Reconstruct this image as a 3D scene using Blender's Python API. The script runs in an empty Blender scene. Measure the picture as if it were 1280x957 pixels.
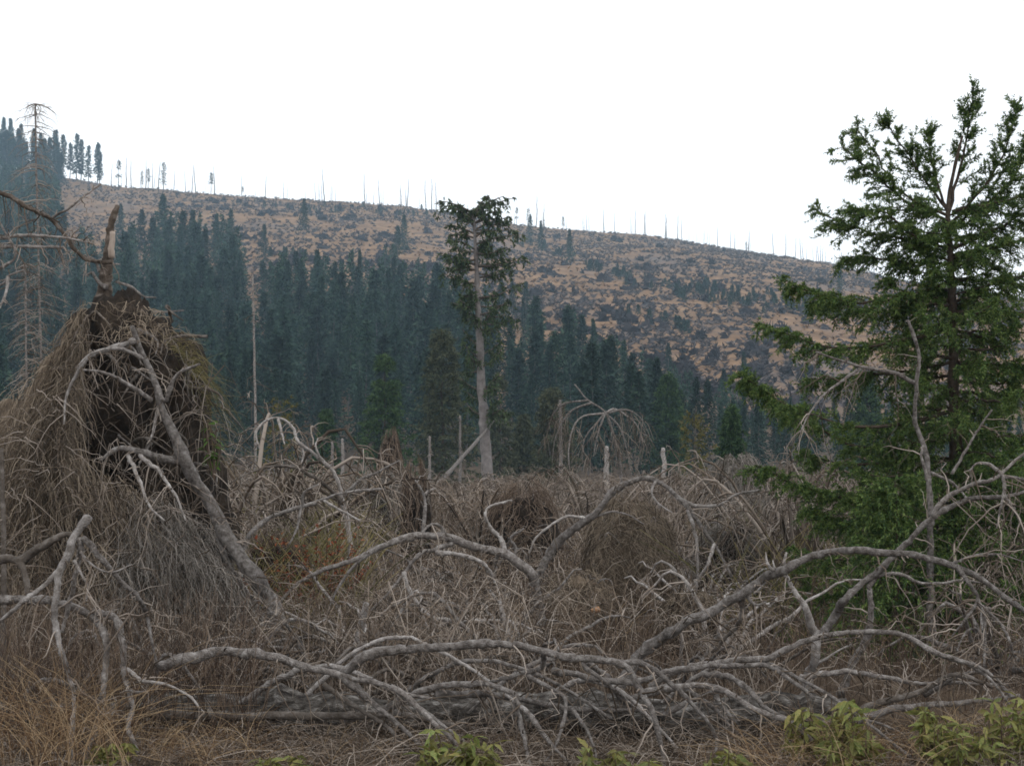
import bpy, math
import numpy as np
from mathutils import Vector

# ------------------------------------------------------------------ camera, sky, sun, exposure
F = 1758.0                 # focal length in pixels of a 1280 x 957 frame
CAMZ = 2.1
PITCH = math.atan(91.5 / F)
SC = bpy.context.scene
COL = SC.collection

cd = bpy.data.cameras.new('camera')
cam = bpy.data.objects.new('camera', cd)
COL.objects.link(cam)
cam.location = (0, 0, CAMZ)
cam.rotation_euler = (math.pi / 2 + PITCH, 0, 0)
cd.sensor_width = 36
cd.sensor_fit = 'HORIZONTAL'
cd.lens = 36 * F / 1280
cd.clip_start = 0.1
cd.clip_end = 6000
SC.camera = cam

SUN_EL, SUN_AZ = math.radians(48), math.radians(150)
w = bpy.data.worlds.new('World')
SC.world = w
w.use_nodes = True
nt = w.node_tree
nt.nodes.clear()
sky = nt.nodes.new('ShaderNodeTexSky')
sky.sky_type = 'NISHITA'
sky.sun_disc = False
sky.sun_elevation = SUN_EL
sky.sun_rotation = SUN_AZ
bg1 = nt.nodes.new('ShaderNodeBackground')
bg1.inputs['Strength'].default_value = 0.1
nt.links.new(sky.outputs[0], bg1.inputs['Color'])
tc = nt.nodes.new('ShaderNodeTexCoord')                 # an even overcast cloud deck over the blue sky
nz = nt.nodes.new('ShaderNodeTexNoise')
nz.inputs['Scale'].default_value = 1.6
nz.inputs['Detail'].default_value = 3
nt.links.new(tc.outputs['Generated'], nz.inputs['Vector'])
cr = nt.nodes.new('ShaderNodeValToRGB')
cr.color_ramp.elements[0].position = 0.3
cr.color_ramp.elements[0].color = (0.96, 0.965, 0.975, 1)
cr.color_ramp.elements[1].position = 0.65
cr.color_ramp.elements[1].color = (1.0, 1.0, 1.0, 1)
nt.links.new(nz.outputs[0], cr.inputs[0])
bg2 = nt.nodes.new('ShaderNodeBackground')
bg2.inputs['Strength'].default_value = 1.5
nt.links.new(cr.outputs[0], bg2.inputs['Color'])
mx = nt.nodes.new('ShaderNodeMixShader')
mx.inputs[0].default_value = 0.93
nt.links.new(bg1.outputs[0], mx.inputs[1])
nt.links.new(bg2.outputs[0], mx.inputs[2])
wo = nt.nodes.new('ShaderNodeOutputWorld')
nt.links.new(mx.outputs[0], wo.inputs['Surface'])

sd = bpy.data.lights.new('sun', 'SUN')
sd.energy = 0.6
sd.angle = math.radians(25)
sd.color = (1, 0.96, 0.9)
sun = bpy.data.objects.new('sun', sd)
COL.objects.link(sun)
_d = Vector((math.cos(SUN_EL) * math.sin(SUN_AZ), math.cos(SUN_EL) * math.cos(SUN_AZ), math.sin(SUN_EL)))
sun.rotation_euler = _d.to_track_quat('Z', 'Y').to_euler()

SC.view_settings.view_transform = 'Standard'
SC.view_settings.look = 'None'
SC.view_settings.gamma = 1
SC.view_settings.exposure = 0.0
SC.cycles.use_denoising = True
SC.cycles.max_bounces = 5
SC.cycles.diffuse_bounces = 3
SC.cycles.volume_bounces = 1
SC.cycles.filter_width = 1.7

# ------------------------------------------------------------------ helpers
RNG = np.random.default_rng(11)
CP, SP = math.cos(PITCH), math.sin(PITCH)


def P(px, py, d):
    """a point of the place seen at photo pixel px,py and d metres ahead"""
    px = np.asarray(px, float); py = np.asarray(py, float); d = np.asarray(d, float)
    v = (478.5 - py) / F
    yy = CP - v * SP
    zz = SP + v * CP
    return np.stack([(px - 640) / F / yy * d, d + 0 * px, CAMZ + zz / yy * d], -1)


def UV(p):
    p = np.asarray(p, float)
    z = p[..., 2] - CAMZ
    f = p[..., 1] * CP + z * SP
    up = -p[..., 1] * SP + z * CP
    return 640 + F * p[..., 0] / f, 478.5 - F * up / f


def nrm(v):
    return v / (np.linalg.norm(v, axis=-1, keepdims=True) + 1e-9)


def _hash(ix, iy, iz, s):
    h = (ix * 374761393 + iy * 668265263 + iz * 2147483647 + s * 974634777) & 0xFFFFFFFF
    h = ((h ^ (h >> 13)) * 1274126177) & 0xFFFFFFFF
    return ((h ^ (h >> 16)) & 0xFFFF) / 65535.0


def vnoise(p, s=0):
    p = np.asarray(p, float)
    i = np.floor(p).astype(np.int64)
    f = p - i
    f = f * f * (3 - 2 * f)
    r = 0
    for a in (0, 1):
        for b in (0, 1):
            for c in (0, 1):
                wgt = (f[..., 0] if a else 1 - f[..., 0]) * (f[..., 1] if b else 1 - f[..., 1]) * (f[..., 2] if c else 1 - f[..., 2])
                r = r + wgt * _hash(i[..., 0] + a, i[..., 1] + b, i[..., 2] + c, s)
    return r * 2 - 1


def fbm(p, o=4, s=0):
    p = np.asarray(p, float)
    r, a = 0, 0.5
    for k in range(o):
        r = r + a * vnoise(p * (2 ** k) + 17.3 * k, s + k)
        a *= 0.5
    return r


class MB:
    """collects vertices, quads and triangles and links them as one mesh object"""
    def __init__(self):
        self.v, self.q, self.t, self.n = [], [], [], 0
        self.qm, self.tm = [], []

    def add(self, v, q=None, t=None, m=0):
        v = np.asarray(v, float).reshape(-1, 3)
        if q is not None and len(q):
            q = np.asarray(q, np.int64).reshape(-1, 4)
            self.q.append(q + self.n); self.qm.append(np.full(len(q), m))
        if t is not None and len(t):
            t = np.asarray(t, np.int64).reshape(-1, 3)
            self.t.append(t + self.n); self.tm.append(np.full(len(t), m))
        self.v.append(v); self.n += len(v)
        return self

    def mesh(self, name, mats, base=(0, 0, 0), smooth=True):
        me = bpy.data.meshes.new(name)
        v = np.concatenate(self.v) - np.asarray(base, float)
        q = np.concatenate(self.q) if self.q else np.zeros((0, 4), np.int64)
        t = np.concatenate(self.t) if self.t else np.zeros((0, 3), np.int64)
        nq, ntr = len(q), len(t)
        me.vertices.add(len(v)); me.vertices.foreach_set('co', v.astype(np.float32).ravel())
        me.loops.add(nq * 4 + ntr * 3)
        me.loops.foreach_set('vertex_index', np.concatenate([q.ravel(), t.ravel()]).astype(np.int32))
        me.polygons.add(nq + ntr)
        st = np.concatenate([np.arange(nq) * 4, nq * 4 + np.arange(ntr) * 3]).astype(np.int32)
        me.polygons.foreach_set('loop_start', st)
        mi = np.concatenate([np.concatenate(self.qm) if self.qm else [], np.concatenate(self.tm) if self.tm else []]).astype(np.int32)
        for m in (mats if isinstance(mats, (list, tuple)) else [mats]):
            me.materials.append(m)
        me.polygons.foreach_set('material_index', mi)
        me.polygons.foreach_set('use_smooth', np.full(nq + ntr, smooth))
        me.update(calc_edges=True)
        me.validate()
        return me

    def build(self, name, mats, parent=None, base=None, smooth=True):
        if base is None:
            base = BASE.get(parent.name, (0, 0, 0)) if parent is not None else (0, 0, 0)
        o = bpy.data.objects.new(name, self.mesh(name, mats, base, smooth))
        COL.objects.link(o)
        if parent is not None:
            o.parent = parent
            BASE[o.name] = base
        else:
            o.location = base
            BASE[o.name] = base
        return o


BASE = {}


def tag(o, label=None, cat=None, group=None, kind=None):
    for k, v in (('label', label), ('category', cat), ('group', group), ('kind', kind)):
        if v:
            o[k] = v
    return o


def thing(name, base, label, cat, group=None):
    o = bpy.data.objects.new(name, None)
    COL.objects.link(o)
    o.location = tuple(float(c) for c in base)
    o.empty_display_size = 0.2
    BASE[o.name] = tuple(float(c) for c in base)
    return tag(o, label, cat, group)


def strands(paths, rad, sides=3):
    """tubes (or ribbons, sides=2) along N paths of S points"""
    paths = np.asarray(paths, float)
    N, S, _ = paths.shape
    rad = np.broadcast_to(np.asarray(rad, float), (N, S))
    T = nrm(np.gradient(paths, axis=1))
    mt = np.abs(T).mean(1)
    ref = np.zeros((N, 3)); ref[np.arange(N), mt.argmin(1)] = 1
    n1 = nrm(np.cross(T, ref[:, None, :]))
    n2 = np.cross(T, n1)
    if sides == 2:
        off = n1[:, :, None, :] * np.array([-1, 1])[None, None, :, None]
    else:
        a = np.arange(sides) * 2 * math.pi / sides
        off = n1[:, :, None, :] * np.cos(a)[None, None, :, None] + n2[:, :, None, :] * np.sin(a)[None, None, :, None]
    v = paths[:, :, None, :] + off * rad[:, :, None, None]
    idx = np.arange(N * S * sides).reshape(N, S, sides)
    ks = range(1) if sides == 2 else range(sides)
    q = []
    for k in ks:
        k2 = (k + 1) % sides
        q.append(np.stack([idx[:, :-1, k], idx[:, :-1, k2], idx[:, 1:, k2], idx[:, 1:, k]], -1).reshape(-1, 4))
    return v.reshape(-1, 3), np.concatenate(q)


def spline(pts, n):
    """Catmull-Rom through the points, resampled evenly to n points"""
    p = np.asarray(pts, float)
    if len(p) == 2:
        return p[0] + (p[1] - p[0]) * np.linspace(0, 1, n)[:, None]
    e = np.vstack([2 * p[0] - p[1], p, 2 * p[-1] - p[-2]])
    out = []
    t = np.linspace(0, 1, 12, endpoint=False)[:, None]
    for i in range(1, len(e) - 2):
        a, b, c, d = e[i - 1], e[i], e[i + 1], e[i + 2]
        out.append(0.5 * (2 * b + (c - a) * t + (2 * a - 5 * b + 4 * c - d) * t * t + (3 * b - a - 3 * c + d) * t ** 3))
    out.append(p[-1:])
    o = np.vstack(out)
    s = np.r_[0, np.cumsum(np.linalg.norm(np.diff(o, axis=0), axis=1))]
    u = np.linspace(0, s[-1], n)
    return np.stack([np.interp(u, s, o[:, k]) for k in range(3)], -1)


def limb(pts, r0, r1, rng, n=None, sides=8, wob=0.25, knob=0.14, capend=True, kink=.09):
    """one branch or trunk: bent path, uneven girth, knots, closed ends"""
    L = np.linalg.norm(np.diff(np.asarray(pts, float), axis=0), axis=1).sum()
    n = n or int(np.clip(L / (max(r0, 0.02) * 1.1), 8, 80))
    path = spline(pts, n)
    t = np.linspace(0, 1, n)
    r = r0 + (r1 - r0) * t
    sd = rng.integers(1 << 20)
    for k in range(3):
        path[1:-1, k] += (wob * r * np.interp(t, np.linspace(0, 1, max(4, n // 3)), rng.normal(0, 1, max(4, n // 3))))[1:-1]
    r = r * (1 + knob * fbm(np.stack([t * n / 3, 0 * t, 0 * t + sd % 97], -1), 2, int(sd)) * 1.6)
    kn = rng.random(n) < 0.1
    r = r * (1 + 0.2 * kn)
    path[1:-1] += rng.normal(0, kink, (n - 2, 3)) * r[1:-1, None]
    if capend:
        T0 = nrm(path[1] - path[0]); T1 = nrm(path[-1] - path[-2])
        path = np.vstack([path[0] - T0 * r[0] * .3, path[0], path[1:-1], path[-1], path[-1] + T1 * r[-1] * .4])
        r = np.r_[r[0] * .05, r, r[-1] * .05]
    v, q = strands(path[None], r[None], sides)
    c = np.repeat(path, sides, axis=0)
    v = c + (v - c) * (1 + 0.16 * vnoise(v / max(r0, 0.01) * 1.1, int(sd)))[:, None]
    return v, q, path, r


def grow(paths, k, lo, hi, rng, t0=0.15, t1=1.0, fwd=0.6, side=1.0, droop=0.3, S=5, flat=1.0, up=0.0, jit=0.06, taper=0.5):
    """k children on every path: side shoots that fork off and sag"""
    paths = np.asarray(paths, float)
    N, S0, _ = paths.shape
    t = rng.uniform(t0, t1, (N, k))
    f = t * (S0 - 1)
    i = np.clip(f.astype(int), 0, S0 - 2)
    fr = (f - i)[..., None]
    a = np.take_along_axis(paths, i[..., None].repeat(3, -1), 1)
    b = np.take_along_axis(paths, (i + 1)[..., None].repeat(3, -1), 1)
    p0 = a + (b - a) * fr
    T = nrm(b - a)
    R = rng.normal(0, 1, (N, k, 3)); R[..., 2] *= flat
    R = R - (R * T).sum(-1, keepdims=True) * T
    d = nrm(T * fwd + nrm(R) * side + np.array([0, 0, up]))
    L = rng.uniform(lo, hi, (N, k)) * (1 - taper * t)
    s = np.linspace(0, 1, S)[None, None, :, None]
    c = p0[:, :, None, :] + L[:, :, None, None] * (d[:, :, None, :] * s - np.array([0, 0, 1]) * droop * s * s)
    c = c + rng.normal(0, jit, c.shape) * L[:, :, None, None] * s
    return c.reshape(N * k, S, 3), L.ravel()


def taper(n, S, r0, r1):
    r0 = np.broadcast_to(np.asarray(r0, float), (n,)); r1 = np.broadcast_to(np.asarray(r1, float), (n,))
    s = np.linspace(0, 1, S)
    return r0[:, None] * (1 - s) + r1[:, None] * s


def needles(paths, per, ln, wd, rng, t0=0.0, fwd=0.7, sag=0.0):
    """needle-shaped faces set all round the shoots"""
    paths = np.asarray(paths, float)
    N, S0, _ = paths.shape
    t = rng.uniform(t0, 1, (N, per)); f = t * (S0 - 1)
    i = np.clip(f.astype(int), 0, S0 - 2); fr = (f - i)[..., None]
    a = np.take_along_axis(paths, i[..., None].repeat(3, -1), 1)
    b = np.take_along_axis(paths, (i + 1)[..., None].repeat(3, -1), 1)
    p = (a + (b - a) * fr).reshape(-1, 3)
    T = nrm(b - a).reshape(-1, 3)
    R = rng.normal(0, 1, p.shape); R -= (R * T).sum(-1, keepdims=True) * T
    d = nrm(T * fwd + nrm(R) - np.array([0, 0, sag]))
    L = (ln * rng.uniform(0.6, 1.25, len(p)))[:, None]
    wv = nrm(np.cross(d, rng.normal(0, 1, p.shape))) * (wd * rng.uniform(.7, 1.3, len(p)))[:, None]
    v = np.stack([p - wv * .5, p + wv * .5, p + d * L], 1).reshape(-1, 3)
    return v, np.arange(len(v)).reshape(-1, 3)


# ------------------------------------------------------------------ materials
def mat(name, cols, scale=6.0, rough=0.85, island=0.0, objvar=0.0, bump=0.0, stretch=(1, 1, 1), spec=0.2, detail=5, transl=0.0, pos=(0.3, 0.7), hue=None):
    m = bpy.data.materials.new(name)
    m.use_nodes = True
    n, l = m.node_tree.nodes, m.node_tree.links
    bs = n['Principled BSDF']
    bs.inputs['Roughness'].default_value = rough
    bs.inputs['Specular IOR Level'].default_value = spec
    co = n.new('ShaderNodeTexCoord')
    mp = n.new('ShaderNodeMapping'); mp.inputs['Scale'].default_value = stretch
    l.new(co.outputs['Object'], mp.inputs[0])
    no = n.new('ShaderNodeTexNoise'); no.inputs['Scale'].default_value = scale; no.inputs['Detail'].default_value = detail
    no.inputs['Roughness'].default_value = 0.65
    l.new(mp.outputs[0], no.inputs['Vector'])
    fac = no.outputs[0]
    if island:
        g = n.new('ShaderNodeNewGeometry')
        ma = n.new('ShaderNodeMix'); ma.data_type = 'FLOAT'; ma.inputs[0].default_value = island
        l.new(fac, ma.inputs[2]); l.new(g.outputs['Random Per Island'], ma.inputs[3])
        fac = ma.outputs[0]
    r = n.new('ShaderNodeValToRGB')
    e = r.color_ramp.elements
    while len(e) < len(cols):
        e.new(0.5)
    for i, c in enumerate(cols):
        e[i].position = pos[0] + (pos[1] - pos[0]) * i / max(1, len(cols) - 1)
        e[i].color = (*c, 1)
    l.new(fac, r.inputs[0])
    out = r.outputs[0]
    if objvar:
        oi = n.new('ShaderNodeObjectInfo')
        mr = n.new('ShaderNodeMapRange'); mr.inputs[3].default_value = 1 - objvar; mr.inputs[4].default_value = 1 + objvar
        l.new(oi.outputs['Random'], mr.inputs[0])
        hs = n.new('ShaderNodeHueSaturation')
        l.new(mr.outputs[0], hs.inputs['Value']); l.new(out, hs.inputs['Color'])
        if hue:
            mh = n.new('ShaderNodeMapRange'); mh.inputs[3].default_value = .5 - hue; mh.inputs[4].default_value = .5 + hue
            wn = n.new('ShaderNodeMath'); wn.operation = 'FRACT'
            mu = n.new('ShaderNodeMath'); mu.operation = 'MULTIPLY'; mu.inputs[1].default_value = 7.31
            l.new(oi.outputs['Random'], mu.inputs[0]); l.new(mu.outputs[0], wn.inputs[0]); l.new(wn.outputs[0], mh.inputs[0])
            l.new(mh.outputs[0], hs.inputs['Hue'])
        out = hs.outputs[0]
    l.new(out, bs.inputs['Base Color'])
    if bump:
        bn = n.new('ShaderNodeTexNoise'); bn.inputs['Scale'].default_value = scale * 5; bn.inputs['Detail'].default_value = 3
        l.new(mp.outputs[0], bn.inputs['Vector'])
        bp = n.new('ShaderNodeBump'); bp.inputs['Strength'].default_value = bump; bp.inputs['Distance'].default_value = 0.02
        l.new(bn.outputs[0], bp.inputs['Height']); l.new(bp.outputs[0], bs.inputs['Normal'])
    if transl:
        tr = n.new('ShaderNodeBsdfTranslucent'); l.new(out, tr.inputs['Color'])
        ms = n.new('ShaderNodeMixShader'); ms.inputs[0].default_value = transl
        l.new(bs.outputs[0], ms.inputs[1]); l.new(tr.outputs[0], ms.inputs[2])
        l.new(ms.outputs[0], n['Material Output'].inputs['Surface'])
    return m


M = {}
M['bark_grey'] = mat('bark_grey', [(.055, .046, .039), (.14, .123, .112), (.235, .214, .2), (.38, .36, .345)], 22, .85, bump=1, objvar=.22, detail=9, pos=(.3, .7))
M['bark_pale'] = mat('bark_pale', [(.1, .085, .074), (.22, .197, .18), (.33, .305, .29), (.5, .475, .455)], 20, .8, bump=.9, objvar=.22, detail=9, pos=(.28, .7))
M['bark_dark'] = mat('bark_dark', [(.04, .032, .026), (.095, .08, .068), (.19, .17, .155)], 9, .9, bump=.7)
M['bark_brown'] = mat('bark_brown', [(.035, .027, .021), (.095, .075, .06), (.2, .172, .15)], 12, .9, bump=.7)
M['bark_log'] = mat('bark_log', [(.016, .013, .011), (.055, .048, .042), (.12, .11, .1), (.3, .285, .27)], 18, .9, bump=1, stretch=(.45, 1, 1), detail=10, pos=(.38, .66))
M['bark_tall'] = mat('bark_tall', [(.1, .088, .082), (.17, .153, .146), (.25, .232, .225)], 3, .9, bump=.4)
M['bark_spruce'] = mat('bark_spruce', [(.025, .018, .013), (.06, .045, .034), (.1, .08, .065)], 9, .9, bump=.6)
M['wood_raw'] = mat('wood_raw', [(.26, .2, .16), (.44, .38, .33)], 20, .8, stretch=(1, 1, .1))
M['stub_wood'] = mat('stub_wood', [(.2, .1, .05), (.38, .22, .12)], 25, .8)
M['twig_grey'] = mat('twig_grey', [(.055, .042, .031), (.155, .12, .093), (.31, .265, .228)], 2, .85, island=.6)
M['twig_pale'] = mat('twig_pale', [(.16, .14, .12), (.3, .27, .25), (.46, .43, .41)], 2, .85, island=.6)
M['twig_brown'] = mat('twig_brown', [(.055, .038, .028), (.13, .095, .07), (.23, .175, .135)], 2, .85, island=.6)
M['brush'] = mat('brush', [(.04, .029, .021), (.13, .096, .07), (.21, .163, .124), (.35, .3, .255)], .25, .88, island=.55)
M['bramble'] = mat('bramble', [(.03, .02, .015), (.088, .06, .044), (.19, .142, .105)], .9, .88, island=.5)
M['red_leaf'] = mat('red_leaf', [(.16, .04, .022), (.28, .085, .04), (.3, .14, .07)], 3, .8, island=.7, transl=.3)
M['hair'] = mat('hair', [(.055, .042, .031), (.16, .125, .092), (.28, .23, .175)], 1.5, .9, island=.6)
M['hair_grey'] = mat('hair_grey', [(.07, .06, .05), (.165, .145, .125), (.28, .255, .23)], 1.5, .9, island=.6)
M['straw'] = mat('straw', [(.11, .066, .038), (.25, .165, .095), (.46, .34, .21)], 1, .8, island=.7, transl=.3)
M['moss_grass'] = mat('moss_grass', [(.07, .07, .028), (.16, .145, .06), (.28, .23, .11)], 1, .85, island=.6, transl=.3)
M['soil'] = mat('soil', [(.006, .0045, .0035), (.019, .014, .0105), (.05, .038, .028)], 5, .95, bump=1)
M['soil_tan'] = mat('soil_tan', [(.06, .045, .032), (.125, .095, .068), (.2, .16, .12)], 5, .95, bump=1)
M['needle_hero'] = mat('needle_hero', [(.024, .052, .014), (.056, .112, .028), (.1, .168, .04), (.155, .21, .055)], 1.3, .6, island=.6, transl=.3, spec=.3)
M['needle_tall'] = mat('needle_tall', [(.02, .036, .015), (.048, .078, .03), (.09, .125, .05)], .7, .75, island=.6, transl=.2)
M['needle_green'] = mat('needle_green', [(.018, .04, .018), (.042, .085, .032), (.078, .13, .044)], .5, .75, island=.6, transl=.2)
M['needle_brown'] = mat('needle_brown', [(.036, .046, .024), (.072, .084, .046), (.115, .12, .07)], .5, .8, island=.6, transl=.2)
M['needle_gold'] = mat('needle_gold', [(.05, .055, .015), (.11, .105, .03), (.17, .14, .05)], .5, .8, island=.6, transl=.3)
M['needle_far'] = mat('needle_far', [(.01, .024, .018), (.019, .043, .031), (.04, .07, .046)], .25, .85, island=.6, objvar=.4, hue=.025)
M['trunk_far'] = mat('trunk_far', [(.07, .06, .055), (.16, .145, .14)], 1, .9)
M['snag_far'] = mat('snag_far', [(.045, .04, .04), (.11, .1, .1)], 1, .9, objvar=.3)
M['stump_far'] = mat('stump_far', [(.012, .01, .011), (.03, .025, .027), (.07, .06, .06)], .8, .95, objvar=.35)
M['scrub_far'] = mat('scrub_far', [(.035, .03, .032), (.085, .073, .073), (.16, .13, .115)], .03, .95, island=.5)
M['grass_far'] = mat('grass_far', [(.11, .067, .037), (.22, .133, .069), (.32, .206, .112)], .03, .95, island=.5)
M['leaf'] = mat('leaf', [(.08, .11, .026), (.15, .17, .046), (.24, .225, .07), (.29, .18, .075)], 9, .6, objvar=.35, hue=.035, transl=.35, spec=.3)
M['leaf_bright'] = mat('leaf_bright', [(.05, .11, .02), (.1, .17, .035)], 5, .6, objvar=.2, transl=.35)

# ------------------------------------------------------------------ terrain
YR, Y0 = 800.0, 185.0
_ru = np.array([-1400, -600, -200, 0, 60, 130, 200, 300, 400, 500, 560, 645, 718, 797, 859, 922, 1016, 1100, 1280, 1600, 2600.])
_rv = np.array([170, 180, 195, 212, 222, 232, 238, 247, 251, 257, 264, 281, 289, 293, 302, 312, 331, 350, 392, 440, 480.])
_rx = (_ru - 640) / F * YR
_rz = P(_ru, _rv, YR)[:, 2]


def ground(x, y):
    x = np.asarray(x, float); y = np.asarray(y, float)
    p = np.stack([x, y, 0 * x], -1)
    near = 0.30 * fbm(p / 7.0, 3, 3) * np.clip((y - 6) / 6, 0, 1)
    zr = np.interp(x, _rx, _rz)
    t = (y - Y0) / (YR - Y0)
    a = 0.035
    up = a * np.log1p(np.exp(np.clip(t / a, -40, 40)))
    z = zr * np.where(t <= 1, up, np.maximum(0.25, 2 - t))
    z = z + np.clip(t, 0, 1) * (1.0 - np.clip((t - .8) / .2, 0, .7)) * 7 * fbm(p / 70.0, 3, 9) + np.clip(t * 8, 0, 1) * 1.0 * fbm(p / 9.0, 3, 5)
    return z + near


def gz(x, y):
    return float(ground(np.array([x]), np.array([y]))[0])


ys = np.concatenate([np.linspace(-80, 4, 12), np.arange(6, 40, .4), np.geomspace(40, 185, 70)[1:], np.linspace(190, 830, 150), np.linspace(850, 1300, 20)])
xs = np.sinh(np.linspace(-6.2, 6.2, 250)); xs = xs / xs.max() * 1250
X, Y = np.meshgrid(xs, ys)
Z = ground(X, Y)
idx = np.arange(X.size).reshape(X.shape)
q = np.stack([idx[:-1, :-1], idx[:-1, 1:], idx[1:, 1:], idx[1:, :-1]], -1)


def terrain_material():
    m = bpy.data.materials.new('terrain'); m.use_nodes = True
    n, l = m.node_tree.nodes, m.node_tree.links
    bs = n['Principled BSDF']; bs.inputs['Roughness'].default_value = .95; bs.inputs['Specular IOR Level'].default_value = .1
    co = n.new('ShaderNodeTexCoord')

    def noise(scale, det=5, st=(1, 1, 1)):
        mp = n.new('ShaderNodeMapping'); mp.inputs['Scale'].default_value = st
        l.new(co.outputs['Object'], mp.inputs[0])
        x = n.new('ShaderNodeTexNoise'); x.inputs['Scale'].default_value = scale; x.inputs['Detail'].default_value = det; x.inputs['Roughness'].default_value = .7
        l.new(mp.outputs[0], x.inputs[0]); return x.outputs[0]

    def ramp(fac, cols, a=.3, b=.7):
        r = n.new('ShaderNodeValToRGB'); e = r.color_ramp.elements
        while len(e) < len(cols):
            e.new(.5)
        for i, c in enumerate(cols):
            e[i].position = a + (b - a) * i / (len(cols) - 1); e[i].color = (*c, 1)
        l.new(fac, r.inputs[0]); return r.outputs[0]

    def mix(f, a, b):
        x = n.new('ShaderNodeMix'); x.data_type = 'RGBA'
        l.new(f, x.inputs[0]); l.new(a, x.inputs[6]); l.new(b, x.inputs[7]); return x.outputs[2]
    litter = ramp(noise(1.3, 8), [(.022, .015, .01), (.07, .05, .035), (.15, .113, .08)])
    tan = ramp(noise(.12, 8), [(.085, .053, .034), (.19, .116, .065), (.3, .192, .108)])
    grey = ramp(noise(.25, 8), [(.05, .042, .042), (.12, .1, .094), (.2, .162, .14)])
    patch = ramp(noise(.022, 7, (1, .55, 1)), [(0, 0, 0), (1, 1, 1)], .53, .66)
    hill = mix(patch, tan, grey)
    geo = n.new('ShaderNodeNewGeometry'); sp = n.new('ShaderNodeSeparateXYZ'); l.new(geo.outputs['Position'], sp.inputs[0])
    mr = n.new('ShaderNodeMapRange'); mr.inputs[1].default_value = 4; mr.inputs[2].default_value = 14
    l.new(sp.outputs[2], mr.inputs[0])
    l.new(mix(mr.outputs[0], litter, hill), bs.inputs['Base Color'])
    bp = n.new('ShaderNodeBump'); bp.inputs['Strength'].default_value = .7; bp.inputs['Distance'].default_value = .1
    l.new(noise(5, 6), bp.inputs['Height']); l.new(bp.outputs[0], bs.inputs['Normal'])
    return m


ter = MB().add(np.stack([X, Y, Z], -1), q).build('terrain', terrain_material())
tag(ter, 'brown littered valley floor rising to a tan logged hillside', kind='structure')

# ------------------------------------------------------------------ conifers
def conifer(rng, H, base, R, nb, k=0, per=10, ln=.8, wd=.35, tr=.16, droop=.25, power=.85, gap=0.0, upcurl=.12, lean=0, jitter=.22, kl=(.25, .6)):
    """trunk path, bough paths, needle faces of a spruce H metres tall"""
    tp = np.stack([lean * np.linspace(0, 1, 9) ** 2 * H + rng.normal(0, .004, 9) * H, rng.normal(0, .004, 9) * H, np.linspace(-.3, H, 9)], -1)
    t = base + (1 - base) * (np.arange(nb) + rng.random(nb)) / nb
    if gap:
        keep = (vnoise(np.stack([t * 7, 0 * t, 0 * t + rng.random() * 50], -1), 5) > -1 + 2 * gap) | (t > .9)
        t = t[keep]
    nb = len(t)
    z = t * H
    az = np.arange(nb) * 2.399 + rng.normal(0, .5, nb)
    tt = (t - base) / (1 - base)
    L = R * (np.clip(1.02 - tt, 0.02, 1) ** power) * (1 + rng.normal(0, jitter, nb)) + .02 * R
    L = np.clip(L, .03 * R, None)
    s = np.linspace(0, 1, 6)
    el = -0.15 + 0.75 * tt
    cx = np.interp(z, tp[:, 2], tp[:, 0]); cy = np.interp(z, tp[:, 2], tp[:, 1])
    hz = np.stack([np.cos(az), np.sin(az)], -1)
    path = np.zeros((nb, 6, 3))
    path[:, :, :2] = np.stack([cx, cy], -1)[:, None] + hz[:, None] * L[:, None, None] * s[None, :, None]
    path[:, :, 2] = z[:, None] + L[:, None] * (el[:, None] * s - droop * s ** 2 * 1.6 + upcurl * s ** 4 * 2)
    path += rng.normal(0, .02, path.shape) * L[:, None, None] * s[None, :, None]
    shoots = path
    if k:
        shoots, _ = grow(path, k, kl[0] * 1.0, kl[1], rng, .12, 1, .9, 1, .35, 4, flat=.35)
    nv, ntri = needles(shoots, per, ln, wd, rng, 0.05, .9, .35)
    if k:
        n2 = needles(path, max(3, per), ln, wd, rng, .6, .9, .1)
        nv, ntri = np.vstack([nv, n2[0]]), np.vstack([ntri, n2[1] + len(nv)])
    return tp, tr, path, shoots if k else None, nv, ntri


def trunk_mesh(mb, tp, r0, r1, sides=7, m=0):
    n = len(tp)
    v, q = strands(tp[None], (r0 + (r1 - r0) * np.linspace(0, 1, n))[None], sides)
    return mb.add(v, q, m=m)


def far_mesh(name, rng, low=False, **kw):
    tp, tr, path, _, nv, ntri = conifer(rng, **kw)
    mb = MB()
    trunk_mesh(mb, tp, tr, .02, 5, 0)
    mb.add(nv, None, ntri, 1)
    return mb


rng = np.random.default_rng(5)
far_kinds = [far_mesh('spruce', rng, H=18, base=.06 + .1 * (i % 3), R=(3.0, 3.4, 2.7, 3.6, 3.1, 2.6)[i], nb=190, per=9, ln=.75, wd=.3, droop=.28, power=(.95, 1.1, .9, 1.0, 1.2, .95)[i], gap=(0, .1, .2, 0, .05, .25)[i], jitter=.3) for i in range(6)]
far_me = [m.mesh('forest_spruce', [M['trunk_far'], M['needle_far']]) for m in far_kinds]
thin_me = [far_mesh('spruce', rng, H=18, base=.2 + .15 * (i % 3), R=1.7, nb=60, per=7, ln=.8, wd=.35, gap=.3, power=.5, tr=.22).mesh('ridge_spruce', [M['trunk_far'], M['needle_far']]) for i in range(5)]
stand_me = [far_mesh('spruce', rng, H=18, base=.15 + .12 * (i % 3), R=1.7, nb=110, per=11, ln=.8, wd=.38, gap=.12, power=.5, tr=.22).mesh('ridge_spruce', [M['trunk_far'], M['needle_far']]) for i in range(5)]
bush_me = [far_mesh('spruce', rng, H=4, base=.02, R=1.2, nb=60, per=8, ln=.45, wd=.22, tr=.06).mesh('young_spruce', [M['trunk_far'], M['needle_far']]) for i in range(3)]
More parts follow.
